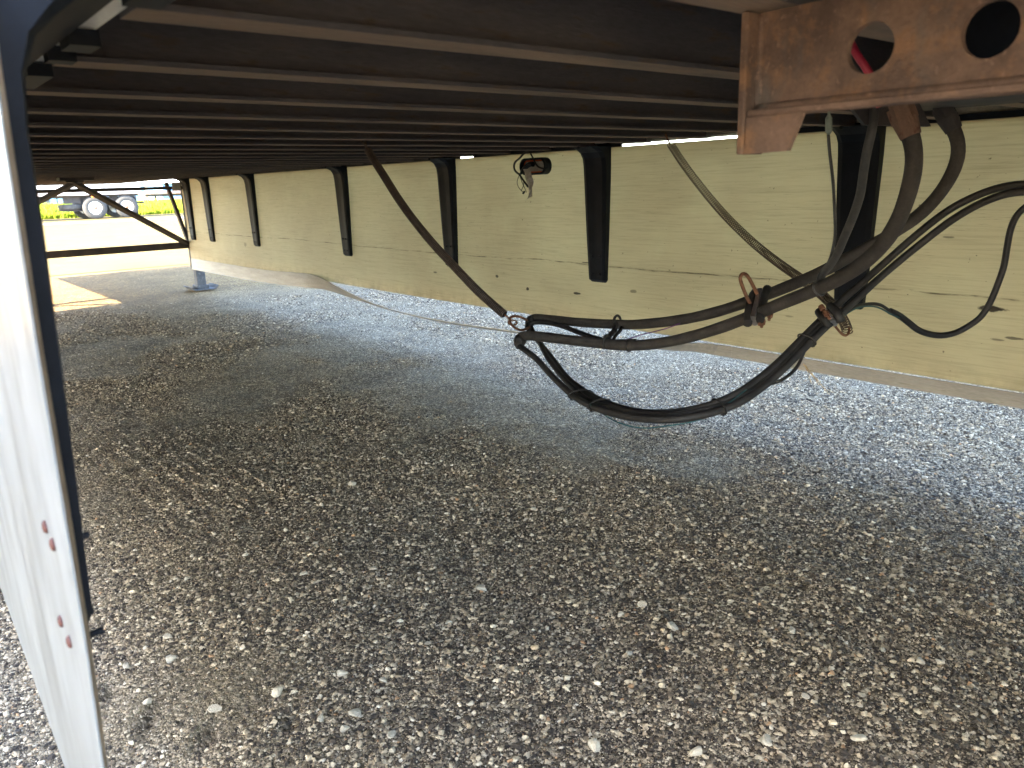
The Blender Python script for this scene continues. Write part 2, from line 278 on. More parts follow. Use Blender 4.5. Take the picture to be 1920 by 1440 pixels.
M_rim = worn('white_rim', (.75,.74,.71), (.8,.8,.78), 6, .4, 0, bump=.03)
M_orange = worn('orange_lens', (.75,.16,.02), (.85,.22,.03), 30, .25, 0, bump=.02)
M_redlens = worn('red_lens', (.9,.14,.05), (.95,.2,.08), 30, .2, 0, bump=.02)
M_red = worn('red_hose', (.42,.015,.05), (.5,.03,.07), 30, .4, 0, bump=.05)
M_tape = worn('grey_cloth_tape', (.36,.33,.28), (.48,.44,.38), 80, .8, 0, bump=.2)
M_teal = worn('teal_wire_jacket', (.01,.07,.075), (.02,.10,.10), 40, .4, 0, bump=.02)
M_purple = worn('purple_wire_jacket', (.10,.02,.12), (.14,.03,.16), 40, .4, 0, bump=.02)
M_strand = worn('frayed_strand', (.55,.40,.20), (.65,.5,.3), 60, .8, 0, bump=.02)
M_clear = worn('cloudy_green_sleeve', (.20,.24,.20), (.30,.33,.28), 60, .4, 0, bump=.05)
M_trim = worn('grey_white_trim', (.30,.29,.272), (.39,.375,.35), 14, .55, 0, (3,.3,3), .1, c3=(.25,.23,.20))
M_edge = worn('dusty_panel_edge', (.42,.32,.22), (.56,.45,.33), 40, .8, 0, bump=.3)
M_greywire = worn('steel_wire', (.20,.20,.20), (.3,.3,.3), 60, .5, .4, bump=.02)

def skirt_mat():
    """yellowed fibreglass: fine streaks along its length, a scuffed line, smudges"""
    N = Nodes('yellowed_fibreglass'); v = N.coord()
    base = N.mix(N.fr(N.noise(v, 1.3, 4, .6), .35, .65), (.51,.425,.275), (.58,.495,.325))
    base = N.mix(N.math('MULTIPLY', N.fr(N.noise(v, 5, 3, .6), .5, .75), .45), base, (.62,.55,.36))
    st = N.noise(N.coord((1, 5, 170)), 1.0, 5, .68)                           # streaks
    base = N.mix(N.math('MULTIPLY', N.fr(st, .46, .72), .42), base, (.30,.245,.15))
    st2 = N.noise(N.coord((1, 11, 330)), 1.0, 4, .7)
    gate = N.fr(N.noise(N.coord((1, 1.1, 3.2)), 1.4, 3, .6), .42, .62)
    base = N.mix(N.math('MULTIPLY', N.math('MULTIPLY', N.fr(st2, .60, .72), gate), .62), base, (.12,.095,.06))
    sx = N.add('ShaderNodeSeparateXYZ'); N.l(v, sx.inputs[0]); y, z = sx.outputs[1], sx.outputs[2]
    # scuffed line along the panel
    wob = N.math('MULTIPLY', N.math('SUBTRACT', N.noise(N.coord((1,1.4,1)), 1.0, 3, .6), .5), .05)
    d = N.math('ABSOLUTE', N.math('ADD', N.math('SUBTRACT', z, .622), wob))
    brk = N.fr(N.noise(N.coord((1,9,60)), 1.0, 4, .7), .40, .62)
    base = N.mix(N.math('MULTIPLY', N.fr(d, .0045, .0), brk), base, (.075,.055,.035))
    # soft dust low down on the panel
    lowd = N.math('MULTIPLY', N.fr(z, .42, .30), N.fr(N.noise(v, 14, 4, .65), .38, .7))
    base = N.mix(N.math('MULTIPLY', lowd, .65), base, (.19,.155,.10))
    # specks and smudges with shapes of their own
    w1 = N.noise(v, 22, 4, .7)
    for (cy, cz, ry, rz, a) in ((.868,.588,.046,.010,.93),(.80,.505,.030,.005,.7),(.845,.495,.022,.004,.55),(2.683,.478,.030,.006,.9),(2.324,.519,.02,.007,.5),(3.303,.518,.015,.009,.85),(3.05,.47,.012,.010,.9),(1.55,.49,.02,.004,.4),(3.9,.50,.02,.006,.7),(6.9,.55,.03,.02,.4),(1.02,.80,.02,.004,.5),(2.62,.63,.03,.003,.8)):
        dy = N.math('DIVIDE', N.math('SUBTRACT', y, cy), ry); dz = N.math('DIVIDE', N.math('SUBTRACT', z, cz), rz)
        rr = N.math('ADD', N.math('SQRT', N.math('ADD', N.math('MULTIPLY', dy, dy), N.math('MULTIPLY', dz, dz))), N.math('MULTIPLY', N.math('SUBTRACT', w1, .5), 1.6))
        base = N.mix(N.math('MULTIPLY', N.fr(rr, 1.0, .75), a), base, (.05,.04,.035))
    sp = N.fr(N.noise(N.coord((1,55,70)), 1.0, 2, .5), .735, .77); base = N.mix(N.math('MULTIPLY', sp, .7), base, (.09,.07,.05))
    nb = N.bump(st, .12, .002)
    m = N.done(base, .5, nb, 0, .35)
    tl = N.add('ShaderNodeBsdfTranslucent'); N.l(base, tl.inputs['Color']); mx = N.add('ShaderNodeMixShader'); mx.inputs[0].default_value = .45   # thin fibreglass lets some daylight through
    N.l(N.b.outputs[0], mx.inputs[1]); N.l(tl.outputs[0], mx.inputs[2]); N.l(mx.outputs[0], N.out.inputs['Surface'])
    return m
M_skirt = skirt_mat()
def outer_mat():
    N = Nodes('white_skirt_face'); v = N.coord()
    c = N.mix(N.fr(N.noise(N.coord((1,3,1.2)), 3, 5, .6), .4, .62), (.25,.268,.275), (.205,.22,.225))
    sm = N.fr(N.noise(N.coord((1,9,2.2), (.5,0,0)), 2.2, 5, .65), .45, .64)
    c = N.mix(N.math('MULTIPLY', sm, .7), c, (.11,.115,.112))
    sp = N.fr(N.noise(v, 90, 2, .5), .74, .78); c = N.mix(N.math('MULTIPLY', sp, .6), c, (.2,.18,.16))
    return N.done(c, .3, N.bump(N.noise(v, 30, 3), .05, .002), 0, .5)
M_outer = outer_mat()

# ------------------------------------------------------------------ ground
_G = {}
def vnoise(x, y, scale, seed):
    k = (seed,); 
    if k not in _G: _G[k] = np.random.default_rng(seed).random((64,64))
    g = _G[k]; u = x*scale+seed*3.7; v = y*scale+seed*1.3; i = np.floor(u).astype(int); j = np.floor(v).astype(int); fu = u-i; fv = v-j
    fu = fu*fu*(3-2*fu); fv = fv*fv*(3-2*fv)
    a = g[i%64, j%64]; b = g[(i+1)%64, j%64]; c = g[i%64,(j+1)%64]; d = g[(i+1)%64,(j+1)%64]
    return (a*(1-fu)+b*fu)*(1-fv) + (c*(1-fu)+d*fu)*fv
GX0, GX1, GY0, GY1 = -2.0, 6.0, -0.6, 7.4
def height(x, y):
    h = (vnoise(x,y,1.1,1)-.5)*.022 + (vnoise(x,y,3.7,2)-.5)*.012 + (vnoise(x,y,11,3)-.5)*.006 + (vnoise(x,y,29,4)-.5)*.004
    # tread lines left by a tyre, running towards the near left skirt
    u = x + .02*y
    for k in range(7):
        h = h + .0065*np.exp(-((u - .40 - k*.068 - .012*(vnoise(x,y,1.3,9+k)-.5))/.008)**2) * np.clip((y-2.2)*3,0,1)*np.clip((4.7-y)*1.5,0,1)*(.4+.6*vnoise(x,y,4,19+k))
    for gx_, gy_, ca, sa, L_ in ((.095,1.50,.5,.86,.05),(.165,1.37,.6,.8,.045),(.05,1.64,.4,.9,.03),(.30,1.30,.7,.7,.03)):    # gouges
        a_ = (x-gx_)*ca+(y-gy_)*sa; b_ = -(x-gx_)*sa+(y-gy_)*ca; h = h - .020*np.exp(-(a_/L_)**2-(b_/.016)**2) + .006*np.exp(-(a_/L_)**2-((b_-.035)/.018)**2)
    e = np.minimum(np.minimum(x-GX0, GX1-x), np.minimum(y-GY0, GY1-y)); f = np.clip(e/.8, 0, 1)
    return h*f*f*(3-2*f)
def patches(x, y):
    """how stony the surface is, 0 to 1"""
    p = .55*vnoise(x,y,1.7,21) + .3*vnoise(x,y,4.3,22) + .15*vnoise(x,y,10,23)
    p = p + .16*np.clip((2.0-y)/.6, 0, 1)*np.clip((x-.25)/.3, 0, 1) - .06*np.exp(-((x-.9)/.75)**2-((y-3.0)/1.0)**2)     # stonier close by, dusty in the middle
    return np.clip((p-.38)/.22, 0, 1)
def ground_mat(near=True):
    N = Nodes('gravel_surface'); v = N.coord()
    a = N.noise(v, 1.6, 5, .6); b = N.noise(v, 9, 5, .65)
    fines = N.mix(N.fr(a, .4, .62), (.036,.028,.021), (.074,.056,.037))
    fines = N.mix(N.math('MULTIPLY', N.fr(b, .5, .7), .6), fines, (.024,.020,.018))
    sx_ = N.add('ShaderNodeSeparateXYZ'); N.l(v, sx_.inputs[0])
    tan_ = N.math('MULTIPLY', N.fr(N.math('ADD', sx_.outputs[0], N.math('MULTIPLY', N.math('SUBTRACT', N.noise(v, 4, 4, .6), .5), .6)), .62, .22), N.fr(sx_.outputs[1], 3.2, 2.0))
    fines = N.mix(tan_, fines, N.mix(N.fr(b, .35, .65), (.13,.102,.062), (.20,.16,.10)))      # tan dust beside the near skirt, with warm bounce light painted in
    gate = N.math('ADD', .6, N.math('MULTIPLY', .4, N.fr(N.noise(v, 2.3, 4, .6), .40, .58))); hgt = None
    c = fines
    for sc, amt, th in ((430, .8, .32), (240, .9, .38), (140, .9, .46), (80, .7, .60), (48, .55, .66)):
        vo = N.add('ShaderNodeTexVoronoi'); vo.inputs['Scale'].default_value = sc; vo.inputs['Randomness'].default_value = 1; N.l(v, vo.inputs['Vector'])
        rnd = N.add('ShaderNodeSeparateColor'); N.l(vo.outputs['Color'], rnd.inputs[0])
        sel = N.fr(rnd.outputs[0], th, th+.08); core = N.fr(vo.outputs['Distance'], .62, .40)
        mk = N.math('MULTIPLY', N.math('MULTIPLY', N.math('MULTIPLY', sel, core), amt), gate)
        tone = N.ramp(rnd.outputs[1], [(0,(.057,.045,.034)),(.4,(.17,.133,.090)),(.75,(.40,.322,.218)),(1,(.68,.57,.41))])
        c = N.mix(mk, c, tone)
        hh = N.math('MULTIPLY', N.math('MULTIPLY', sel, N.fr(vo.outputs['Distance'], .7, .1)), 1.0/sc*60)
        hgt = hh if hgt is None else N.math('ADD', hgt, hh)
    sy_ = N.add('ShaderNodeSeparateXYZ'); N.l(v, sy_.inputs[0]); c = N.mix(N.math('MULTIPLY', N.fr(sy_.outputs[1], 6.8, 8.6), .8), c, N.mix(1.0, c, (.90,.66,.28), 'MULTIPLY'))   # yellow of the sunlit patch painted in towards the yard
    n = N.bump(hgt, 1.0, .010)
    return N.done(c, .95, n, 0, .15)
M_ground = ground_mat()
def build_ground():
    st = .02; nx = int((GX1-GX0)/st)+1; ny = int((GY1-GY0)/st)+1
    xs = np.linspace(GX0, GX1, nx); ys = np.linspace(GY0, GY1, ny); X, Y = np.meshgrid(xs, ys, indexing='ij')
    Z = height(X, Y); V = np.stack([X, Y, Z], -1).reshape(-1,3)
    i, j = np.meshgrid(np.arange(nx-1), np.arange(ny-1), indexing='ij'); a = (i*ny+j).ravel()
    F = np.stack([a, a+ny, a+ny+1, a+1], -1)
    base = len(V); B = 900.0
    gx = [-B, GX0, GX1, B]; gy = [-B, GY0, GY1, B]
    V2 = np.array([(x, y, 0) for x in gx for y in gy]); F2 = []
    for p in range(3):
        for q in range(3):
            if p == 1 and q == 1: continue
            s = base + p*4 + q; F2.append((s, s+4, s+5, s+1))
    V = np.vstack([V, V2]); F = np.vstack([F, np.array(F2)])
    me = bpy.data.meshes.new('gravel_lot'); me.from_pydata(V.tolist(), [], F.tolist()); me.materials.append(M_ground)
    me.polygons.foreach_set('use_smooth', np.ones(len(F), bool)); me.update()
    return tag(link('gravel_lot', me), kind='structure')
build_ground()

# loose gravel: instanced chips over the near ground
def stone_mat():
    N = Nodes('limestone_chips'); at = N.add('ShaderNodeAttribute'); at.attribute_type = 'INSTANCER'; at.attribute_name = 'shade'
    c = N.ramp(at.outputs['Fac'], [(0,(.036,.028,.022)),(.28,(.078,.060,.045)),(.42,(.21,.162,.109)),(.62,(.46,.365,.245)),(.86,(.66,.555,.40)),(.935,(.76,.68,.54)),(.955,(.46,.31,.18)),(1,(.46,.28,.15))])
    v = N.coord(); g = N.noise(v, 3, 4, .6); c = N.mix(.5, c, N.ramp(g, [(.3,(.5,.5,.5)),(.7,(1,1,1))]), 'MULTIPLY')
    return N.done(c, .85, None, 0, .25)
M_chip = stone_mat()
def build_gravel():
    pts = []; scl = []; rot = []; shd = []
    def zone(r0, r1, dens, smin, smax, alpha, a0=math.radians(-30), a1=math.radians(104)):
        area = (a1-a0)/2*(r1*r1-r0*r0); n = int(area*dens)
        r = np.sqrt(rng.random(n)*(r1*r1-r0*r0)+r0*r0); a = a0+rng.random(n)*(a1-a0)
        x = CAMXY[0]+r*np.cos(a); y = CAMXY[1]+r*np.sin(a)
        p = patches(x,y); keep = rng.random(n) < (.30+.70*p); keep &= (y > -.5)
        x, y, p = x[keep], y[keep], p[keep]; m = len(x)
        u = rng.random(m); s = smin*(1-u*(1-(smin/smax)**alpha))**(-1/alpha)
        s = s*(.62+.48*p)
        sx = s*(.8+.5*rng.random(m)); sy = s*(.65+.4*rng.random(m)); sz = s*(.45+.35*rng.random(m))
        z = height(x,y)+sz*(.05+.35*rng.random(m))
        pts.append(np.stack([x,y,z],-1)); scl.append(np.stack([sx,sy,sz],-1))
        rot.append(np.stack([(rng.random(m)-.5)*.7,(rng.random(m)-.5)*.7,rng.random(m)*6.28],-1))
        t = rng.beta(1.35,1.6,m)*.93; t[rng.random(m)<.008] = 1.0; shd.append(t)
    zone(.55, 2.0, 90000, .0010, .0068, 2.15)
    zone(2.0, 3.2, 60000, .0011, .0066, 2.3)
    zone(3.2, 5.0, 20000, .0016, .0070, 2.5)
    zone(5.0, 8.0, 3200, .0028, .0085, 2.6)
    P = np.vstack(pts); me = bpy.data.meshes.new('gravel'); me.vertices.add(len(P)); me.vertices.foreach_set('co', P.astype(np.float32).ravel())
    for nm, d in (('scl', np.vstack(scl)), ('rot', np.vstack(rot))):
        a = me.attributes.new(nm, 'FLOAT_VECTOR', 'POINT'); a.data.foreach_set('vector', d.astype(np.float32).ravel())
    a = me.attributes.new('shade', 'FLOAT', 'POINT'); a.data.foreach_set('value', np.concatenate(shd).astype(np.float32))
    me.materials.append(M_chip); me.update()
    o = tag(link('gravel', me), kind='stuff')
    ng = bpy.data.node_groups.new('gravel_scatter', 'GeometryNodeTree')
    ng.interface.new_socket('Geometry', in_out='INPUT', socket_type='NodeSocketGeometry'); ng.interface.new_socket('Geometry', in_out='OUTPUT', socket_type='NodeSocketGeometry')
    nd = ng.nodes.new; L = ng.links.new
    gi = nd('NodeGroupInput'); go = nd('NodeGroupOutput'); iop = nd('GeometryNodeInstanceOnPoints'); jn = nd('GeometryNodeJoinGeometry')
    for k in range(6):
        ico = nd('GeometryNodeMeshIcoSphere'); ico.inputs['Radius'].default_value = 1; ico.inputs['Subdivisions'].default_value = 2 if k < 3 else 1
        sp = nd('GeometryNodeSetPosition'); nz = nd('ShaderNodeTexNoise'); nz.noise_dimensions = '3D'; nz.inputs['Scale'].default_value = .9; nz.inputs['Detail'].default_value = 1
        ps = nd('GeometryNodeInputPosition'); ad = nd('ShaderNodeVectorMath'); ad.operation = 'ADD'; ad.inputs[1].default_value = (k*7.3, k*3.1, k*1.7)
        L(ps.outputs[0], ad.inputs[0]); L(ad.outputs[0], nz.inputs['Vector'])
        sb = nd('ShaderNodeVectorMath'); sb.operation = 'SUBTRACT'; sb.inputs[1].default_value = (.5,.5,.5); L(nz.outputs['Color'], sb.inputs[0])
        ms = nd('ShaderNodeVectorMath'); ms.operation = 'SCALE'; ms.inputs['Scale'].default_value = 2.0; L(sb.outputs[0], ms.inputs[0])
        L(ico.outputs['Mesh'], sp.inputs['Geometry']); L(ms.outputs[0], sp.inputs['Offset'])
        sm = nd('GeometryNodeSetMaterial'); sm.inputs['Material'].default_value = M_chip; L(sp.outputs[0], sm.inputs['Geometry'])
        g2i = nd('GeometryNodeGeometryToInstance'); L(sm.outputs[0], g2i.inputs[0]); L(g2i.outputs[0], jn.inputs[0])
    def attr(n):
        a = nd('GeometryNodeInputNamedAttribute'); a.data_type = 'FLOAT_VECTOR'; a.inputs['Name'].default_value = n; return a.outputs['Attribute']
    L(gi.outputs[0], iop.inputs['Points']); L(jn.outputs[0], iop.inputs['Instance']); iop.inputs['Pick Instance'].default_value = True
    ri = nd('FunctionNodeRandomValue'); ri.data_type = 'INT'; ri.inputs[4].default_value = 0; ri.inputs[5].default_value = 5
    L(ri.outputs[2], iop.inputs['Instance Index'])
    e2r = nd('FunctionNodeEulerToRotation'); L(attr('rot'), e2r.inputs[0]); L(e2r.outputs[0], iop.inputs['Rotation']); L(attr('scl'), iop.inputs['Scale'])
    L(iop.outputs[0], go.inputs[0])
    md = o.modifiers.new('scatter', 'NODES'); md.node_group = ng
    return o
build_gravel()

# the larger loose stones, one by one
def rock_mesh(seed, mat):
    r = np.random.default_rng(seed); bm = bmesh.new(); bmesh.ops.create_icosphere(bm, subdivisions=2, radius=1)
    dirs = [Vector(r.normal(size=3)).normalized() for _ in range(13)]; cut = r.uniform(.40, .80, 13)
    for v in bm.verts:
        p = v.co.copy()
        for d, c in zip(dirs, cut):
            e = p.dot(d)
            if e > c: p -= d*(e-c)*.92
        v.co = p*(1+r.uniform(-.03,.03))
    me = bpy.data.meshes.new('stone'); bm.to_mesh(me); bm.free(); me.materials.append(mat); return me
def stone_mats(nm, c1, c2):
    N = Nodes(nm); v = N.coord(); c = N.mix(N.fr(N.noise(v, 2.2, 5, .65), .35, .65), c1, c2)
    g = N.noise(v, 9, 4, .7); c = N.mix(N.math('MULTIPLY', N.fr(g, .6, .75), .5), c, (.16,.14,.12)); return N.done(c, .85, N.bump(g, .35, .15), 0, .25)
RM = [stone_mats('limestone_pale', (.38,.33,.255), (.50,.445,.35)), stone_mats('limestone_grey', (.32,.285,.225), (.43,.39,.315)), stone_mats('limestone_tan', (.42,.31,.19), (.5,.39,.26))]
ROCKS = [[rock_mesh(40+10*k+i, RM[k]) for i in range(5)] for k in range(3)]
TAN = {7, 11}
for i, (x, y, s) in enumerate(STONES):
    k = 2 if i in TAN else (0 if i % 3 else 1)
    o = link('stone', ROCKS[k][i % 5]); h = s*.55
    o.scale = (h*random.uniform(.9,1.15), h*random.uniform(.65,.9), h*random.uniform(.45,.65))
    o.rotation_euler = (random.uniform(-.25,.25), random.uniform(-.25,.25), random.uniform(0,6.28))
    o.location = (x, y, float(height(np.array([x]), np.array([y]))[0]) + o.scale.z*.5)
    lab = {0:'pale limestone chip lying loose among the dark gravel', 1:'grey limestone chip lying loose among the dark gravel', 2:'tan limestone chip lying loose among the dark gravel'}[k]
    lab = {7:'tan limestone chip beside a larger pale chip, straight below the hose loop', 11:'tan limestone chip lying by itself in the near gravel', 30:'big pale stone at the bottom edge of the view, rightmost of three', 31:'big pale stone at the bottom edge of the view, middle of three', 32:'big pale stone at the bottom edge of the view, leftmost of three'}.get(i, lab)
    tag(o, lab, 'stone', 'loose stones on the gravel')

# ------------------------------------------------------------------ the trailer overhead
UZ = 1.154                      # underside of the crossmembers
XL, XR = -0.10, 2.45            # planes of the two side skirts
YF, YR = 11.32, -4.2            # nose and tail
trailer = tag(empty('semi_trailer', (1.19, 3.5, 0)), 'long box trailer overhead seen from beneath, dark crossmembers and yellowed side skirt', 'semi trailer')
def part(o): o.parent = trailer; o.location = -trailer.location + o.location; return o
class Offs: pass
def tb(mb, name, mat):          # a part of the trailer given in world coordinates
    o = mb.build(name, mat); o.parent = trailer; o.matrix_parent_inverse = Matrix.Translation(-trailer.location); return o
def sub(mb, name, mat, par): return mb.build(name, mat, par)
# crossmembers: rolled I-beams across the trailer
ib = MB(); w, t, h = .052, .006, .104
x0, x1 = .031, 2.462
ib.poly([(x0,-w,0),(x0,0,0),(x0,0,t),(x0,-w/2+.003,t+.002),(x0,-w/2+.003,h-t-.002),(x0,0,h-t),(x0,0,h),(x0,-w,h),(x0,-w,h-t),(x0,-w/2-.003,h-t-.002),(x0,-w/2-.003,t+.002),(x0,-w,t)], (x1-x0,0,0))
ibm = ib.mesh('crossmember', M_web); ibm.materials.append(M_beam)
for p in ibm.polygons:
    if p.normal.z < -.9 and p.center.z < .02: p.material_index = 1
Y0, PIT = .7709, .3048
k = -16
while Y0 + k*PIT < YF-.05:
    o = link('crossmember', ibm); o.parent = trailer; o.matrix_parent_inverse = Matrix.Translation(-trailer.location)
    o.location = (0, Y0+k*PIT, UZ); k += 1
# floor boards above
nb = 8
for i in range(nb):
    a = XL+.06 + (XR-XL-.06)*i/nb; b = XL+.06 + (XR-XL-.06)*(i+1)/nb
    tb(MB().box((a+.0015, YR, UZ+h+.001), (b-.0015, YF-.02, UZ+h+.03)), 'floor_board', M_floor)
# rails, walls, roof
def rail(sgn, xin):
    mb = MB(); s = sgn
    pts = [(xin, UZ+.004), (xin+.034*s, UZ+.004), (xin+.04*s, UZ+.17), (xin+.034*s, UZ+.17), (xin+.03*s, UZ+.011), (xin, UZ+.011)]
    return mb.poly([(x, YR, z) for x, z in pts], (0, YF-YR, 0))
tb(rail(-1, .030), 'bottom_rail', M_white)
tb(rail(1, 2.466), 'bottom_rail', M_alu)
WZ0, WZ1 = UZ+.172, 4.05
tb(MB().box((-.012, YR, WZ0), (.0, YF, WZ1)), 'side_wall', M_white)
tb(MB().box((2.508, YR, WZ0), (2.52, YF, WZ1)), 'side_wall', M_white)
tb(MB().box((.002, YF-.012, UZ+.02), (2.506, YF, WZ1)), 'nose_wall', M_white)
tb(MB().box((.002, YR, UZ-.1), (2.506, YR+.03, WZ1)), 'rear_door', M_white)
tb(MB().box((-.02, YR-.005, WZ1+.002), (2.528, YF+.005, WZ1+.03)), 'roof', M_white)

# ---- side skirts
def bracket_mb(x_s, s, w0, w1, zb, d0, d1, zt):
    """tapering strut on a skirt: x_s skirt face, s = direction inboard; widths and depths at top and bottom"""
    prof = [(zb, d1*.45, w1*.8), (zb+.012, d1*.9, w1), (zb+.03, d1, w1), (zb+(zt-.14-zb)*.5, (d0+d1)/2, (w0+w1)/2), (zt-.14, d0, w0*.98), (zt-.085, d0*1.06, w0), (zt-.05, d0*1.25, w0), (zt-.026, d0*1.75, w0), (zt-.010, d0*2.6, w0), (zt-.002, d0*3.1, w0)]
    mb = MB(); rings = []
    for z, d, wd in prof:
        q = [(x_s, -wd/2), (x_s+s*d*.82, -wd/2), (x_s+s*d, -wd/2*.72), (x_s+s*d*.93, -wd*.05), (x_s+s*d*.93, wd*.05), (x_s+s*d, wd/2*.72), (x_s+s*d*.82, wd/2), (x_s, wd/2)]
        rings.append([mb.bm.verts.new((x, y, z)) for x, y in q])
    for a, b in zip(rings, rings[1:]):
        for i in range(8): mb.bm.faces.new((a[i], a[(i+1)%8], b[(i+1)%8], b[i]))
    mb.bm.faces.new(rings[0][::-1]); mb.bm.faces.new(rings[-1])
    return mb
ZT, ZB = 1.1465, .339
def panel_right():
    mb = MB(); pts = [(8.455, .352), (8.455, ZT)] + [(8.455-i*.35, ZT) for i in range(1, 27)]
    bot = [(-.7, .345)]
    n = 40
    for i in range(n+1):
        y = -.7 + (8.455+.7)*i/n
        z = ZB + .006*math.sin(y*1.1) + (-.035 if False else 0)
        bot.append((y, z))
    out = [(8.455, ZT)] + [(-.7, ZT)] + bot[1:]
    return mb.poly([(XR, y, z) for y, z in out], (.003, 0, 0))
skR = tb(panel_right(), 'side_skirt', M_skirt); tag(skR, 'yellowed far side skirt panel with black struts')
# strip along its foot: fixed at both ends, fallen away between
tr = MB()
def trim_seg(ya, yb, n=10, x=XR):
    for i in range(n):
        a = ya+(yb-ya)*i/n; b = ya+(yb-ya)*(i+1)/n
    tr.poly([(x-.007, ya, .348), (x-.004, ya, .348), (x-.004, ya, .238), (x-.007, ya, .232)], (0, yb-ya, 0))
trim_seg(8.44, 6.62)
# twisting sagging run
sag = even(SAG, 5, .03); rings = []
for i, p in enumerate(sag):
    t_ = i/(len(sag)-1); d = (sag[min(i+1,len(sag)-1)]-sag[max(i-1,0)]).normalized()
    y_ = p.y
    f = 1-min(1, max(0, (5.7-y_)/1.6)); f2 = min(1, max(0, (2.30-y_)/.45)); 
    ang = math.radians(69)*(1-max(f*f, f2*f2))                     # 0 hangs upright, 88 deg lies edge on
    up = Vector((-math.sin(ang), 0, math.cos(ang))); up = (up-d*up.dot(d)).normalized(); nr = d.cross(up).normalized()
    hw = .057 - .033*min(1, max(0, (5.0-y_)/2.5))
    rings.append([tr.bm.verts.new(p+up*hw+nr*.0022), tr.bm.verts.new(p+up*hw-nr*.0022), tr.bm.verts.new(p-up*hw-nr*.0022), tr.bm.verts.new(p-up*hw+nr*.0022)])
for a, b in zip(rings, rings[1:]):
    for i in range(4): tr.bm.faces.new((a[i], a[(i+1)%4], b[(i+1)%4], b[i]))
tr.bm.faces.new(rings[0][::-1]); tr.bm.faces.new(rings[-1])
tr.poly([(XR-.007, 1.80, .342), (XR-.004, 1.80, .342), (XR-.004, 1.80, .298), (XR-.007, 1.80, .294)], (0, -2.5, 0))
sub(tr, 'trim_strip', M_trim, skR)
tag(bpy.data.objects['trim_strip'], 'pale trim strip come loose and sagging in the middle')
strut = bracket_mb(XR, -1, .142, .103, .545, .036, .026, UZ-.001).mesh('strut', M_black)
for yc in (1.315, 2.53, 3.71, 4.97, 6.60, 7.70, 8.26):
    link('strut', strut, skR).location = (0, yc, 0)
for ya, yb in ((-.7,1.75),(2.40,3.48),(3.60,8.45)): sub(MB().box((XR+.0040, ya, ZT-.003), (XR+.0080, yb, UZ+.012)), 'closing_strip', M_black, skR)
bolt_me = MB().cyl((0,0,0), (1,0,0), .006, .008, 6).mesh('bolt', M_black)
for yc in (1.315, 2.53, 3.71, 4.97, 6.60, 7.70, 8.26):
    for z in (.585, .665):
        for dy in (-.022, .022): link('bolt', bolt_me, skR).location = (XR-.0265-.004*(z>.6), yc+dy, z)
    link('bolt', bolt_me, skR).location = (XR-.115, yc+.02, UZ-.006)

# near (left) skirt: white outer face, dusty edge, dark strut behind
tb(MB().box((XL-.001, YR+4.8, UZ-.0048), (.0035, 7.9, UZ+.002)), 'skirt_rail', M_black)
for ya, yb in ((.842,.885),(.945,.97),(1.07,1.2),(.40,.66)): tb(MB().box((.0045, ya, UZ-.012), (.0305, yb, UZ+.0025)), 'rail_clip', M_black)
E_OUT = [(.455, 1.145), (.500, 1.032), (.521, .926), (.539, .812), (.556, .708), (.590, .58), (.640, .42), (.652, .365)]
E_IN = [(.500, 1.145), (.530, 1.034), (.557, .919), (.572, .80), (.592, .686), (.628, .56), (.672, .42), (.682, .365)]
def left_outline(e): return [(7.95, 1.145), (7.95, .45), (1.4, .42), (1.0, .392), (e[-1][0]+.03, .355)] + e[::-1]
skL = tb(MB().poly([(XL-.0085, y, z) for y, z in left_outline(E_OUT)], (.0012, 0, 0)), 'side_skirt', M_outer); tag(skL, 'white near side skirt panel seen almost edge on')
pc_ = MB(); A_ = [pc_.bm.verts.new((XL-.0072, y, z)) for y, z in left_outline(E_OUT)]; B_ = [pc_.bm.verts.new((XL, y, z)) for y, z in left_outline(E_IN)]
pc_.bm.faces.new(A_[::-1]); pc_.bm.faces.new(B_)
for i in range(len(A_)): pc_.bm.faces.new((A_[i], A_[(i+1)%len(A_)], B_[(i+1)%len(A_)], B_[i]))
sub(pc_, 'panel_core', M_edge, skL)
for yc, far in ((.635,False), (1.93,True), (3.15,True), (4.37,True), (5.59,True), (6.81,True), (7.75,True)):
    b = bracket_mb(XL, 1, .10, .085, .50 if far else .70, .034 if far else .019, .026 if far else .007, UZ-.022)
    o = sub(b, 'strut', M_black, skL); o.location = (0, yc, 0)
rv = MB().lathe([(.0052,-.0003),(.0049,.0012),(.0034,.0022),(.001,.0026)], (0,0,0), (-1,0,0), 14).mesh('rivet_head', M_rivet)
sh = MB().cyl((.003,0,0), (1,0,0), .0028, .016, 8).mesh('bolt', M_black)
LRIV = [(.638,.768,0), (.615,.762,0), (.659,.679,0), (.631,.674,0)]
#LRIV#
for (y, z, l) in LRIV:
    link('rivet_head', rv, skL).location = (XL-.0088, y, z)
    o = link('bolt', sh, skL); o.location = (XL+.004, y, z)

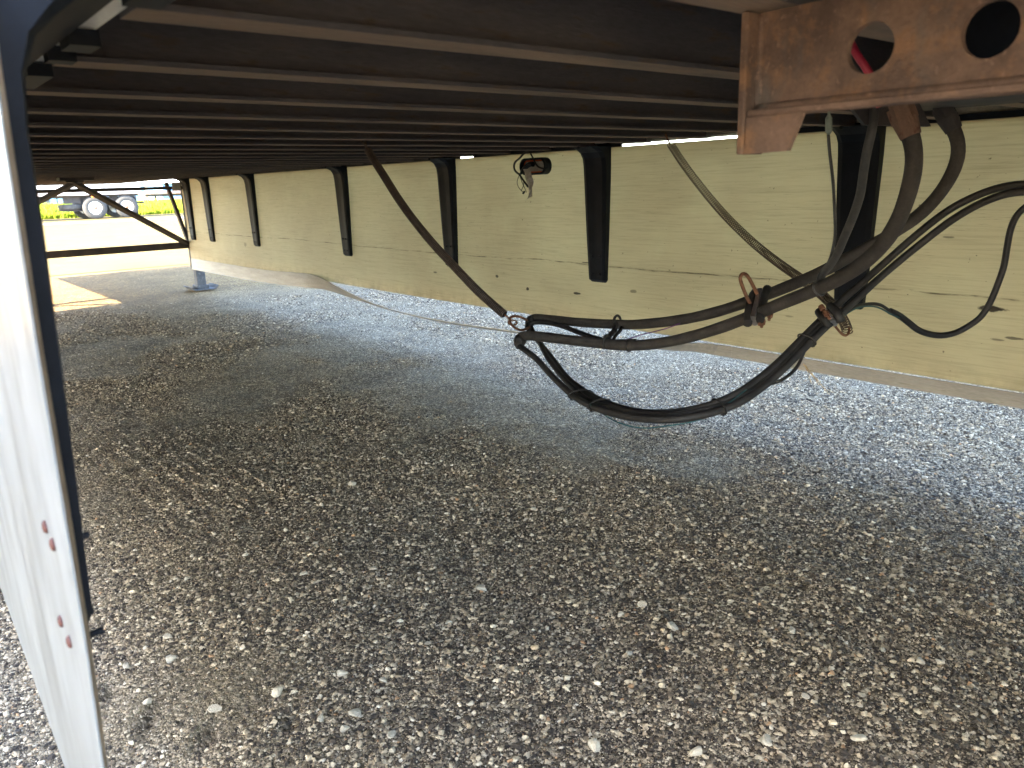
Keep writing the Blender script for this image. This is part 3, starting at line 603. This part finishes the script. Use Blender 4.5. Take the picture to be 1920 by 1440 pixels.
# ---- rusty slider rail above right with its end plate
XW = .506
def rail_web():
    mb = MB(); z0, z1 = 1.0665, 1.1525; cz = 1.1075; R = .0205; n = 24; pitch = .0915
    ys = [.3425-pitch*i for i in range(-0, 30)]
    yr = .4495; cells = []
    edge = yr
    for yc in ys:
        y_lo = yc-pitch/2; y_hi = yc+pitch/2
        rect = [(y_hi, z1), (y_lo, z1), (y_lo, z0), (y_hi, z0)]
        def onrect(a):
            c, s = math.cos(a), math.sin(a); hy = pitch/2; k1 = hy/abs(c) if abs(c)>1e-6 else 1e9
            hz = (z1-cz) if s > 0 else (cz-z0); k2 = hz/abs(s) if abs(s)>1e-6 else 1e9; k_ = min(k1,k2); return (yc+c*k_, cz+s*k_)
        angs = sorted(set([2*math.pi*i/n for i in range(n)] + [math.atan2(z-cz, y-yc) % (2*math.pi) for y, z in rect]))
        for d in (0, 1):
            x = XW + .008*d
            ci = [mb.bm.verts.new((x, yc+R*math.cos(a), cz+R*math.sin(a))) for a in angs]; ro = [mb.bm.verts.new((x, *onrect(a))) for a in angs]
            m = len(angs)
            for i in range(m): mb.bm.faces.new((ci[i], ci[(i+1)%m], ro[(i+1)%m], ro[i]))
            if d == 0: keep = (ci, m)
            else:
                for i in range(m): mb.bm.faces.new((keep[0][i], keep[0][(i+1)%m], ci[(i+1)%m], ci[i]))
    yt = ys[0]+pitch/2
    mb.box((XW, yt, z0), (XW+.008, yr, z1))
    bmesh.ops.remove_doubles(mb.bm, verts=mb.bm.verts, dist=1e-5)
    return mb
sr = tb(rail_web(), 'slider_rail', M_rail)
sub(MB().box((XW-.017, -2.35, 1.0600), (XW+.012, .4485, 1.0663), .0015), 'rail_flange', M_rail, sr)
sub(MB().box((XW-.019, .450, 1.0265), (XW+.016, .4575, 1.1525), .0012), 'end_plate', M_rail, sr)
sub(MB().poly([(XW-.016, .4495, 1.0265), (XW-.016, .4495, 1.0597), (XW-.016, .392, 1.0597), (XW-.016, .405, 1.0275)], (.007, 0, 0)), 'gusset', M_rail, sr)
sub(MB().tube([(XW+.001, .4488, z) for z in np.linspace(1.068, 1.15, 12)], .004, 8), 'weld_bead', M_rail, sr)
sub(MB().tube([(XW-.001, y, 1.0678) for y in np.linspace(-.2, .447, 60)], [.0042+.0006*random.random() for _ in range(60)], 8), 'weld_bead', M_rail, sr)
sub(MB().box((.575, .16, 1.064), (.64, .318, 1.1525), .003), 'hole_backing', M_black, sr)  # added dark box that keeps the rail hole in front of it black
sr2 = tb(MB().box((1.88, -2.3, 1.066), (1.888, .45, 1.1525)), 'slider_rail', M_rail)
sub(MB().box((1.878, -2.3, 1.060), (1.918, .45, 1.0657)), 'rail_flange', M_rail, sr2)
# hose bracket under the crossmembers, red line running behind the rail
hb = MB().poly(BRACKET, (.012, .012, 0)); hbo = tb(hb, 'hose_bracket', M_brace)
bx = Vector(BRACKET[2]); sub(MB().box((bx.x-.02, bx.y-.22, 1.13), (bx.x+.36, bx.y+.05, 1.1525), .003), 'mounting_plate', M_brace, hbo)
tb(MB().tube(even(REDLINE, 1), .0055, 10), 'red_air_line', M_red)

# ---- landing gear ahead
LY = 8.46; lg = tb(MB().box((.20, LY+.06, .447), (2.47, LY+.075, .515), .003), 'landing_gear', M_brace)
for s, xa in ((1, 2.46), (-1, .10)):
    leg = sub(MB().box((xa, LY-.03, .24), (xa+.125, LY+.09, 1.153), .006), 'leg', M_galv, lg)
    sub(MB().box((xa+.016, LY-.015, .055), (xa+.109, LY+.075, .242), .004), 'inner_leg', M_galv, leg)
    foot = MB(); fx0, fx1 = xa-.06, xa+.19
    foot.poly([(fx0-.02, LY-.11, .05), (fx0+.02, LY-.11, .012), (fx1-.02, LY-.11, .012), (fx1+.02, LY-.11, .05), (fx1+.012, LY-.11, .055), (fx1-.024, LY-.11, .022), (fx0+.024, LY-.11, .022), (fx0-.012, LY-.11, .055)], (0, .27, 0))
    foot.box((xa+.0, LY-.05, .0225), (xa+.125, LY+.11, .058), .004)
    sub(foot, 'foot', M_galv, leg)
    sub(MB().bar((xa+.062-.2*s, LY+.068, 1.12), (xa-.02*s+.03, LY+.068, .5), .05, .03), 'gusset_brace', M_brace, lg)
sub(MB().bar((1.235, 7.0, 1.135), (.24, LY+.05, .52), .055, .03), 'diagonal_brace', M_brace, lg)
sub(MB().bar((1.155, 7.0, 1.135), (2.44, LY+.05, .50), .055, .03), 'diagonal_brace', M_brace, lg)
sub(MB().box((1.08, 6.93, 1.13), (1.32, 7.06, 1.1535)), 'brace_plate', M_brace, lg)
sub(MB().tube([(.2, LY-.02, 1.066), (2.46, LY-.02, 1.066)], .017, 12), 'cross_shaft', M_brace, lg)
sub(MB().box((2.33, LY-.10, 1.04), (2.41, LY-.094, 1.12), .002), 'gear_plate', M_alu, lg)

# ---- tandem behind the camera
def wheel_parts(par, c, axis, R=.52, wdt=.27, rimmat=M_rim):
    wl = MB().lathe([(R*.56,-wdt/2+.01),(R*.62,-wdt/2-.002),(R*.93,-wdt/2+.012),(R*.985,-wdt/2+.04),(R,-wdt*.28),(R*.985,-wdt*.27),(R*.985,-wdt*.23),(R,-wdt*.22),(R,-.02),(R*.985,-.016),(R*.985,.016),(R,.02),(R,wdt*.22),(R*.985,wdt*.23),(R*.985,wdt*.27),(R,wdt*.28),(R*.985,wdt/2-.04),(R*.93,wdt/2-.012),(R*.62,wdt/2+.002),(R*.56,wdt/2-.01)], c, axis, 44, False).build('tyre', M_tyre, par)
    a = Vector(axis).normalized(); c = Vector(c)
    rm = MB().lathe([(R*.565,-wdt/2+.008),(R*.565,wdt/2-.02),(R*.54,wdt/2-.005),(R*.50,wdt/2-.03),(R*.46,wdt/2-.045),(R*.30,wdt/2-.05),(R*.22,wdt/2-.07),(R*.17,wdt/2-.04),(R*.16,wdt/2+.01),(R*.10,wdt/2+.02)], c, axis, 36).build('rim', rimmat, par)
    hb_ = MB().lathe([(R*.155,wdt/2-.06),(R*.15,wdt/2+.03),(R*.09,wdt/2+.055),(.01,wdt/2+.06)], c, axis, 20)
    x = a.orthogonal().normalized(); y = a.cross(x)
    for i in range(10): hb_.cyl(c + a*(wdt/2-.065) + (x*math.cos(i*.6283)+y*math.sin(i*.6283))*R*.27, a, .016, .045, 6)
    hb_.build('hub', M_rust, par)
for yy in (-1.45, -2.75):
    ax = tb(MB().tube([(.25, yy, .52), (2.25, yy, .52)], .065, 16), 'axle', M_brace)
    for s, xx in ((-1, .12), (-1, .46), (1, 2.03), (1, 2.37)):
        wo_ = empty('wheel', (0,0,0)); wo_.parent = trailer; wo_.matrix_parent_inverse = Matrix.Translation(-trailer.location)
        wheel_parts(wo_, (xx, yy, .52), (s,0,0))
tb(MB().box((.55,-3.3,.62),(.63,-.9,1.055),.01).box((1.8,-3.3,.62),(1.88,-.9,1.055),.01), 'bogie_frame', M_rust)

# ---- marker lamp seen from behind on the far skirt
mk = empty('marker_lamp'); mk.parent = trailer; mk.matrix_parent_inverse = Matrix.Translation(-trailer.location)
def stadium(cy, cz, L, r, n=10):
    out = []
    for i in range(n+1): a = -math.pi/2 + math.pi*i/n; out.append((cy+L/2+r*math.cos(a), cz+r*math.sin(a)))
    for i in range(n+1): a = math.pi/2 + math.pi*i/n; out.append((cy-L/2+r*math.cos(a), cz+r*math.sin(a)))
    return out
MY, MZ = 2.945, 1.0825
def oval_ring(L, r, r_in, x0, x1):
    mb = MB(); o_ = stadium(MY, MZ, L, r); i_ = stadium(MY, MZ, L, r_in); n = len(o_)
    R_ = [[mb.bm.verts.new((x, y, z)) for y, z in pr] for x, pr in ((x0,i_),(x0+.004,o_),(x1,o_),(x1,i_))]
    for a, b in ((0,1),(1,2),(2,3),(3,0)):
        for j in range(n): mb.bm.faces.new((R_[a][j], R_[a][(j+1)%n], R_[b][(j+1)%n], R_[b][j]))
    return mb
oval_ring(.115, .040, .031, 2.405, 2.4495).build('rubber_grommet', M_black, mk)
oval_ring(.115, .0305, .0235, 2.425, 2.440).build('lens', M_redlens, mk)
MB().poly([(2.424, y, z) for y, z in stadium(MY, MZ, .105, .023)], (.014,0,0)).build('back_plate', M_tape, mk)
pl = MB().tube(even(MK_PLUG, 1, .006), [.006+.006*min(1,i/6) for i in range(len(even(MK_PLUG,1,.006)))], 10).build('plug', M_black, mk)
MB().tube(even(MK_CABLE, 1, .006), .0042, 8).build('cable', M_hose2, mk)
lp = MB().tube(even(MK_LOOP, 1, .006), .005, 8).build('cable', M_hose2, mk)
for w_ in (MK_W1, MK_W2, MK_W3): MB().tube(even(w_, 1, .006), .0018, 6).build('wire', M_hose2, mk)
e_ = Vector(MK_W1[-1]); MB().cyl(e_, (0,.6,-.5), .005, .016, 8).build('wire_cap', M_black, mk)
tp = MB(); A_, B_ = even(MK_TAPE[0],1,.01), even(MK_TAPE[1],1,.01); n_ = 12
A_ = resample(A_, sum((a-b).length for a,b in zip(A_,A_[1:]))/n_); B_ = resample(B_, sum((a-b).length for a,b in zip(B_,B_[1:]))/n_)
for i in range(min(len(A_),len(B_))-1):
    a, b, c, d = A_[i], B_[i], B_[i+1], A_[i+1]; q = [Vector(p) + Vector((.004*math.sin(i*1.3), 0, 0)) for p in (a,b)] + [Vector(p)+Vector((.004*math.sin((i+1)*1.3),0,0)) for p in (c,d)]
    tp.poly(q, (-.0012,0,0))
tp.build('tape_strip', M_tape, mk)

# ------------------------------------------------------------------ what hangs beneath the trailer
def tube_thing(name, pts, r, mat, label, cat, group=None, n=12, it=2, step=.012):
    o = MB().tube(even(pts, it, step), r, n).build(name, mat); return tag(o, label, cat, group)
def origin_to(o, p):
    p = Vector(p); o.data.transform(Matrix.Translation(-p)); o.location = p; return o
HG = 'air hoses looped beneath the trailer'
ha = origin_to(tube_thing('air_hose', HOSE_A, None or [.0142]*1, M_hose, '', '') if False else MB().build('air_hose', M_hose), (0,0,0)) if False else None
def hose(path, r_thick, r_thin, name, label, mat):
    P = even(path, 3, .012)
    # thicker rubber sleeve as far as the loop end, plain hose after it
    far = max(range(len(P)), key=lambda i: P[i].y)
    t = empty(name, P[0]); tag(t, label, 'air hose', HG)
    a = MB().tube(P[:far+3], [r_thick*(1+.02*math.sin(i*.7)) for i in range(far+3)], 16).build('sleeve', M_hose, t); a.location = -P[0]
    b = MB().tube(P[far-1:], r_thin, 14).build('hose_run', mat, t); b.location = -P[0]
    d0 = (P[2]-P[0]).normalized(); c0 = P[1]
    f = MB(); f.cyl(c0-d0*.004, d0, .0215, .026, 6); f.cyl(c0+d0*.022, d0, .0205, .030, 20, .0165); f.cyl(c0-d0*.030, d0, .0165, .032, 12)
    fo = f.build('fitting', M_rust if r_thick > .0141 else M_brace, t); fo.location = -P[0]
    cp = MB().tube([P[far]+ (P[far-4]-P[far]).normalized()*.012*i + Vector((-.001,0,0)) for i in (1.6, .6, -.2, -.7)], [r_thick*1.16, r_thick*1.16, r_thick*1.1, r_thick*.7], 16).build('end_sleeve', M_hose2, t); cp.location = -P[0]
    return t, P, far
hA, PA, fA = hose(HOSE_A, .0145, .0088, 'air_hose', 'thick dusty air hose nearer the camera, with rusty fitting under the rusty rail', M_hose2)
hB, PB, fB = hose(HOSE_B, .0140, .0088, 'air_hose', 'thick dusty air hose farther back, leaving the rightmost grey fitting', M_hose2)
tag(MB().tube(even(HOSE_C, 2), .0075, 10).build('thin_hose', M_hose2), 'thin black hose threaded between the two thick hoses', 'hose', HG)
tag(MB().tube(even(CABLE_A, 2), .0085, 12).build('electric_cable', M_cable), 'grey jacketed cable hanging in front of the black strut', 'cable')
cb = empty('electric_cable', CABLE_B[0]); tag(cb, 'thin cable with cloudy green connector sleeve dropping from the rusty rail', 'cable')
o = MB().tube(even(CABLE_B, 2), .0032, 8).build('cable_run', M_cable, cb); o.location = -Vector(CABLE_B[0])
pc = even(CONN_B, 1, .006); o = MB().tube(pc, [.0028 + .0035*(1 if .45 < i/len(pc) < .85 else 0) for i in range(len(pc))], 10).build('connector', M_clear, cb); o.location = -Vector(CABLE_B[0])
lm = empty('wire_loom', LOOM[0]); tag(lm, 'black corrugated wire loom sagging in front of the yellowed skirt', 'wire loom')
pl_ = resample(even(LOOM, 2, .004), .0022)
o = MB().tube(pl_, [.0088 if (i//1) % 2 else .0074 for i in range(len(pl_))], 12).build('corrugated_tube', M_loom, lm); o.location = -Vector(LOOM[0])
o = MB().tube(even(LOOM_W1, 2), .0042, 8).build('wire', M_hose2, lm); o.location = -Vector(LOOM[0])
o = MB().tube(even(LOOM_W2, 2), .0022, 6).build('wire', M_teal, lm); o.location = -Vector(LOOM[0])
tube_thing('loose_cable', DANGLE, .0042, M_hose2, 'short black cable drooping below the hose bundle at the skirt edge', 'cable', n=8)
tube_thing('teal_wire', TEAL, .0016, M_teal, 'thin teal wire hanging under the lowest part of the hose bundle', 'wire', n=6)
tube_thing('purple_wire', PURPLE, .0016, M_purple, 'thin purple wire tied to the thick hose near its loop', 'wire', n=6)
# springs
spA = even(SPRING_A, 2, .01); sa = empty('coil_spring', spA[0]); tag(sa, 'dark close wound spring hanging from a chain to the hose loop', 'spring', 'springs holding up the hoses')
o = MB().tube(coil(spA, .0126, .0019, .0058, 12), .0019, 5, True).build('coil', M_spring, sa); o.location = -spA[0]
o = MB().tube(spA, .0108, 10).build('core', M_black, sa); o.location = -spA[0]
up = Vector(SPRING_A[0]); tp_ = Vector((SPRING_A[0][0]-.05, SPRING_A[0][1]-.01, UZ+.004))
d = (Vector(LINKS_A[2])-up); L_ = d.length
for i in range(2):
    c = up + d*(.25+.42*i); ax = d.cross(Vector((1,.3,0)) if i % 2 else Vector((.2,1,.4))); o = MB().tube(ring_pts(c, ax, L_*.17, 20, 1.7, d), .0022, 6, False).build('chain_link', M_spring, sa); o.location = -spA[0]
o = MB().tube(even(HOOK_A,1,.004), .003, 8).build('hook', M_rod, sa); o.location = -spA[0]
c = Vector(HOOK_A[2]); o = MB().tube(ring_pts(c+Vector((.004,-.006,-.006)), (.5,.6,.5), .010, 20, 1.4, (.3,-.6,-.4)), .0026, 6, False).build('chain_link', M_rod, sa); o.location = -spA[0]
o = MB().tube(even(YOKE_A,2,.006), .0040, 8).build('yoke', M_rod, sa); o.location = -spA[0]
spB = even(SPRING_B, 2, .01); sb_ = empty('coil_spring', spB[0]); tag(sb_, 'brown open wound spring running from the crossmember to the lower hose clamp', 'spring', 'springs holding up the hoses')
o = MB().tube(coil(spB, .0122, .0013, .0080, 12), .0016, 5, True).build('coil', M_spring2, sb_); o.location = -spB[0]
o = MB().tube(even(TOP_B,1,.006), .003, 8).build('hook', M_rod, sb_); o.location = -spB[0]
o = MB().tube(even(END_B,2,.006), .0030, 8).build('end_eye', M_rod, sb_); o.location = -spB[0]
# clamps
def clamp(pts, nuts, name, label, mat2, ub=None, nearest=None):
    A = Vector(pts[0]); c = Vector(pts[1]); B = Vector(pts[2 if len(pts) < 4 else 3]); t = empty(name, c); tag(t, label, 'hose clamp', 'clamps on the hoses')
    dr = (B-A).normalized(); along = nearest
    for sgn in (-1, 1):
        m = MB(); m.tube(even([A+along*.014*sgn, c+along*.016*sgn, B+along*.014*sgn],1,.006), .0105, 10); o = m.build('clamp_jaw', M_hose2, t); o.location = -c
    o = MB().bar(A+dr*.01, B-dr*.004, .030, .010, along).build('plate', mat2, t); o.location = -c
    for p in nuts:
        m = MB(); m.cyl(p, dr, .0068, .012, 6); m.cyl(Vector(p)+dr*.009, dr, .0038, .016, 8); o = m.build('nut', M_rod, t); o.location = -c
    if ub: o = MB().tube(even(ub,2,.006), .0043, 10).build('u_bolt', M_rod, t); o.location = -c
    return t
clamp(CLAMP_A, NUTS_A, 'hose_clamp', 'black hose clamp with tall rusty u-bolt on the thick hoses', M_zinc, UBOLT, Vector((-.55,.75,-.3)).normalized())
clamp(CLAMP_B, NUTS_B, 'hose_clamp', 'small clamp with bright plates on the lower hose bundle beside the spring end', M_zinc, None, Vector((-.35,.75,-.5)).normalized())
# rubber hanger and ties
hg = MB(); hp = even(HANGER, 1, .008); hg.tube(hp, [.006+.003*math.sin(i*.9)**2 for i in range(len(hp))], 8); hg.tube([p+Vector((.012,-.012,0)) for p in hp], .005, 8)
hg.tube(ring_pts(HANGER[0], PB[fB-20]-PB[fB-24], .0175, 16), .004, 6, False); hg.tube(ring_pts(HANGER[-1], PA[fA-20]-PA[fA-24], .0172, 16), .004, 6, False)
tag(hg.build('hose_hanger', M_hose2), 'black rubber strap tying the two thick hoses together', 'strap')
def near_dir(p, paths):
    best = None
    for P in paths:
        for i in range(2, len(P)-2):
            dd = (P[i]-Vector(p)).length
            if best is None or dd < best[0]: best = (dd, P[i], (P[i+1]-P[i-1]).normalized())
    return best
LT = ['near the strap on the nearer thick hose', 'below the black strut on the thick hoses', 'on the falling side of the hose bundle', 'lower on the falling side of the hose bundle', 'at the lowest bend of the hose bundle', 'where the bundle crosses the skirt edge']
for i, p in enumerate(TIES[:6]):
    b_ = near_dir(p, [PA, PB]); thick = i < 2
    m = MB(); cc, dir_ = b_[1], b_[2]; R_ = .0162
    if not thick:
        pts_ = [min(P, key=lambda q: (q-b_[1]).length) for P in ([PA[fA+3:], PB[fB+3:]])]
        cc = (pts_[0]+pts_[1])/2; R_ = (pts_[0]-pts_[1]).length/2 + .0125; long_ = (pts_[0]-pts_[1]).normalized()
        rp = ring_pts(cc, dir_, .0128, 22, R_/.0128, long_)
    else: rp = ring_pts(cc, dir_, R_, 22)
    m.tube(rp, .0022, 6, False); q = rp[3]; m.box(tuple(q-Vector((.005,.005,.004))), tuple(q+Vector((.005,.005,.007))), .001)
    tag(m.build('cable_tie', M_hose2 if i != 1 else M_cable), 'dusty cable tie ' + LT[i], 'cable tie', 'cable ties round the hoses')
# grassy strands caught under the skirt
m = MB()
for s_ in STRAW: m.tube(even(s_,1,.01), .0011, 5)
tag(m.build('frayed_strands', M_strand), 'wisp of pale frayed strands hanging below the far skirt', 'strands')

# ------------------------------------------------------------------ beyond the nose
M_asph = worn('asphalt', (.05,.05,.055), (.07,.07,.075), 3, .85, 0, bump=.2)
M_pale = worn('pale_shoulder', (.092,.073,.034), (.115,.091,.043), 1.2, .95, 0, bump=.2, spec=.03)
def sheet(name, x0, x1, y0, y1, z, mat, dy=0.):
    me = bpy.data.meshes.new(name); me.from_pydata([(x0,y0-dy,z),(x1,y0+dy,z),(x1,y1+dy,z),(x0,y1-dy,z)], [], [(0,1,2,3)]); me.materials.append(mat)
    return tag(link(name, me), kind='structure')
sheet('sandy_yard', -120, 160, 11.8, 34.4, .006, M_pale)
sheet('bounce_ground', -120, -6.4, -60, 11.7, .005, M_pale)  # unseen ground sheet on the left, added for its warm bounce light
sheet('asphalt_strip', -120, 160, 34.2, 36.4, .012, M_asph)
sheet('sandy_shoulder', -120, 160, 36.4, 46, .006, M_pale)
# grass bank
def grass_mat():
    N = Nodes('grass_blades'); v = N.coord(); c = N.mix(N.fr(N.noise(v, 1.7, 4, .6), .35, .65), (.085,.14,.010), (.19,.22,.02)); return N.done(c, .8, None, 0, .08)
M_grass = grass_mat(); M_turf = worn('turf', (.07,.10,.012), (.12,.14,.022), 2, .9, 0, bump=.3)
gx = np.linspace(-30, 60, 91); gy = np.array([43.5, 45.5, 48, 52, 57, 70, 110]); gz = np.array([.0, .10, .24, .36, .44, .46, .4])
Vg = [(x, y, z+ .05*math.sin(x*1.7+y)) if j else (x, y, .0) for x in gx for j, (y, z) in enumerate(zip(gy, gz))]; nn = len(gy)
Fg = [(i*nn+j, (i+1)*nn+j, (i+1)*nn+j+1, i*nn+j+1) for i in range(len(gx)-1) for j in range(nn-1)]
me = bpy.data.meshes.new('grass_bank'); me.from_pydata(Vg, [], Fg); me.materials.append(M_turf); tag(link('grass_bank', me), kind='structure')
V_, F_ = [], []
for _ in range(14000):
    y = 43.6 + 14*random.random()**1.6; x = 2 + 24*random.random()*(y/44) ; z = float(np.interp(y, gy, gz)); 
    for b in range(3):
        a = random.uniform(0,3.14); h_ = random.uniform(.12,.34); w_ = random.uniform(.02,.05); lx, ly = random.uniform(-.14,.14), random.uniform(-.14,.14); ox, oy = random.uniform(-.1,.1), random.uniform(-.1,.1)
        k = len(V_); cx, cy = x+ox, y+oy; dx, dy = math.cos(a)*w_, math.sin(a)*w_
        V_ += [(cx-dx,cy-dy,z-.05),(cx+dx,cy+dy,z-.05),(cx+lx*.5+dx*.6,cy+ly*.5+dy*.6,z+h_*.6),(cx+lx,cy+ly,z+h_)]; F_ += [(k,k+1,k+2),(k,k+2,k+3)]
me = bpy.data.meshes.new('grass'); me.from_pydata(V_, [], F_); me.materials.append(M_grass); tag(link('grass', me), kind='stuff')
# parked trailer across the yard
ft = tag(empty('parked_trailer', (4, 41, 0)), 'white box trailer parked across the yard before the grass, spare tyre slung beneath', 'semi trailer')
def fb(mb, name, mat, par=None):
    o = mb.build(name, mat); p = par or ft; o.parent = p; o.matrix_parent_inverse = Matrix.Translation(-ft.location) if par is None else Matrix.Identity(4); return o
FY = 39.55
fb(MB().box((-3.2, FY, 1.27), (10.28, FY+2.55, 3.95), .01), 'box_body', M_white)
fb(MB().box((-3.2, FY+.02, 1.08), (10.26, FY+.10, 1.268)), 'side_rail', worn('pinkish_rail', (.60,.50,.46), (.68,.58,.54), 3, .5))
fb(MB().box((-3.2, FY+.35, .98), (10.2, FY+2.2, 1.075)), 'chassis', M_brace)
fb(MB().box((10.283, FY+.1, .62), (10.36, FY+2.4, .70)), 'rear_bumper', M_brace)
for cx in (8.22, 9.56):
    w_ = empty('wheel'); w_.parent = ft; w_.matrix_parent_inverse = Matrix.Translation(-ft.location)
    wheel_parts(w_, (cx, FY+.16, .505), (0,-1,0), .505, .26)
    w2 = empty('wheel'); w2.parent = ft; w2.matrix_parent_inverse = Matrix.Translation(-ft.location); wheel_parts(w2, (cx, FY+2.3, .505), (0,1,0), .505, .26)
    fb(MB().tube([(cx, FY+.3, .5), (cx, FY+2.2, .5)], .07, 12), 'axle', M_brace)
fb(MB().box((7.5, FY+.5, .60), (10.1, FY+.62, .975)), 'bogie_frame', M_brace)
fb(MB().box((8.12, FY-.03, .955), (8.50, FY+.0, 1.08), .008), 'side_marker', M_orange)
sp_ = fb(MB().lathe([(.3,-.13),(.49,-.125),(.535,-.09),(.54,.0),(.535,.09),(.49,.125),(.3,.13)], (7.42, FY+.75, .565), (0,0,1), 40), 'spare_tyre', M_tyre)
fb(MB().tube(even([(6.8, FY+.3, 1.0), (6.8, FY+.3, .58), (6.9, FY+.3, .42), (7.1, FY+.3, .40), (8.0, FY+.3, .40)],1,.05), .022, 8), 'spare_rack', M_brace)
fb(MB().tube([(6.8, FY+1.2, .42), (8.0, FY+1.2, .42)], .022, 8), 'spare_rack', M_brace)
fb(MB().box((7.05, FY+.4, .72), (7.75, FY+.5, .98)), 'hanger_box', M_brace)
fb(MB().box((10.0, FY+.06, .06), (10.012, FY+.62, .92)).box((9.96, FY+.2, .05), (10.05, FY+.23, .97)), 'mud_flap', M_tyre)
# flatbed and low blue buildings beyond the grass
fl = tag(empty('flatbed_trailer', (16, 60, 0)), 'brown flatbed deck standing beyond the grass right of the white trailer', 'flatbed trailer')
def g2(mb, name, mat, root): o = mb.build(name, mat, root); o.location = -root.location; return o
g2(MB().box((15.9, 60, 1.02), (26, 62.4, 1.20), .01), 'deck', worn('brown_deck', (.20,.13,.10), (.28,.18,.14), 3, .8), fl)
g2(MB().box((15.95, 60.3, .86), (26, 62.1, 1.018)), 'frame', M_brace, fl)
for cx in (22.0, 23.3):
    w_ = empty('wheel', (0,0,0), fl); w_.location = -fl.location; wheel_parts(w_, (cx, 60.3, .55), (0,-1,0), .5, .26)
g2(MB().box((16.6, 60.4, .40), (16.75, 60.5, .86)), 'leg', M_brace, fl)
M_blue = worn('blue_cladding', (.16,.30,.52), (.24,.40,.62), 1.5, .5, 0, (1,1,.1)); M_glass = worn('dark_windscreen', (.03,.04,.05), (.05,.06,.08), 4, .1)
for (bx_, by_, w_, h_, lab) in ((11.5,92,13,2.3,'low pale blue shed behind the grass, seen under the white trailer'), (27.5,96,13,2.2,'low pale blue shed behind the grass, right of the white trailer')):
    sh_ = tag(empty('shed', (bx_, by_, 0)), lab, 'shed', 'sheds beyond the grass')
    g2(MB().box((bx_, by_, .3), (bx_+w_, by_+6, h_)), 'wall', M_blue, sh_)
    g2(MB().poly([(bx_-.3, by_-.3, h_), (bx_-.3, by_+3, h_+.9), (bx_-.3, by_+6.3, h_)], (w_+.6,0,0)), 'roof', M_white, sh_)
    for i in range(4): g2(MB().box((bx_+1+i*3.1, by_-.04, .9), (bx_+2.4+i*3.1, by_-.002, 1.75)), 'window', M_glass, sh_)
    g2(MB().box((bx_+2.75, by_-.05, .35), (bx_+3.75, by_-.003, 1.8)), 'door', M_galv, sh_)

# ------------------------------------------------------------------ trailer parked alongside on the sunny side (its shade falls across this bay)
nt = tag(empty('parked_trailer', (-4.7, 0, 0)), 'white box trailer parked alongside to the left, out of view', 'semi trailer')
def nb_(mb, name, mat): o = mb.build(name, mat, nt); o.location = -nt.location; return o
NX0, NX1, NY0, NY1 = -5.6, -3.0, -3.0, 7.2
nb_(MB().box((NX0, NY0, 1.25), (NX1, NY1, 4.05), .01), 'box_body', M_white)
nb_(MB().box((NX0+.1, NY0, 1.08), (NX1-.1, NY1-.1, 1.248)), 'chassis', M_brace)
for s_, xx in ((-1, NX0+.05), (1, NX1-.17)):
    nb_(MB().box((xx, 4.4, .06), (xx+.12, 4.52, 1.079), .005).box((xx-.06, 4.34, .01), (xx+.18, 4.58, .058), .005), 'landing_leg', M_galv)
for yy in (-.4, .9):
    for s_, xx in ((-1, NX0+.17), (1, NX1-.17)):
        w_ = empty('wheel', (0,0,0), nt); w_.location = -nt.location; wheel_parts(w_, (xx, yy, .52), (s_,0,0))
    nb_(MB().tube([(NX0+.3, yy, .52), (NX1-.3, yy, .52)], .06, 12), 'axle', M_brace)
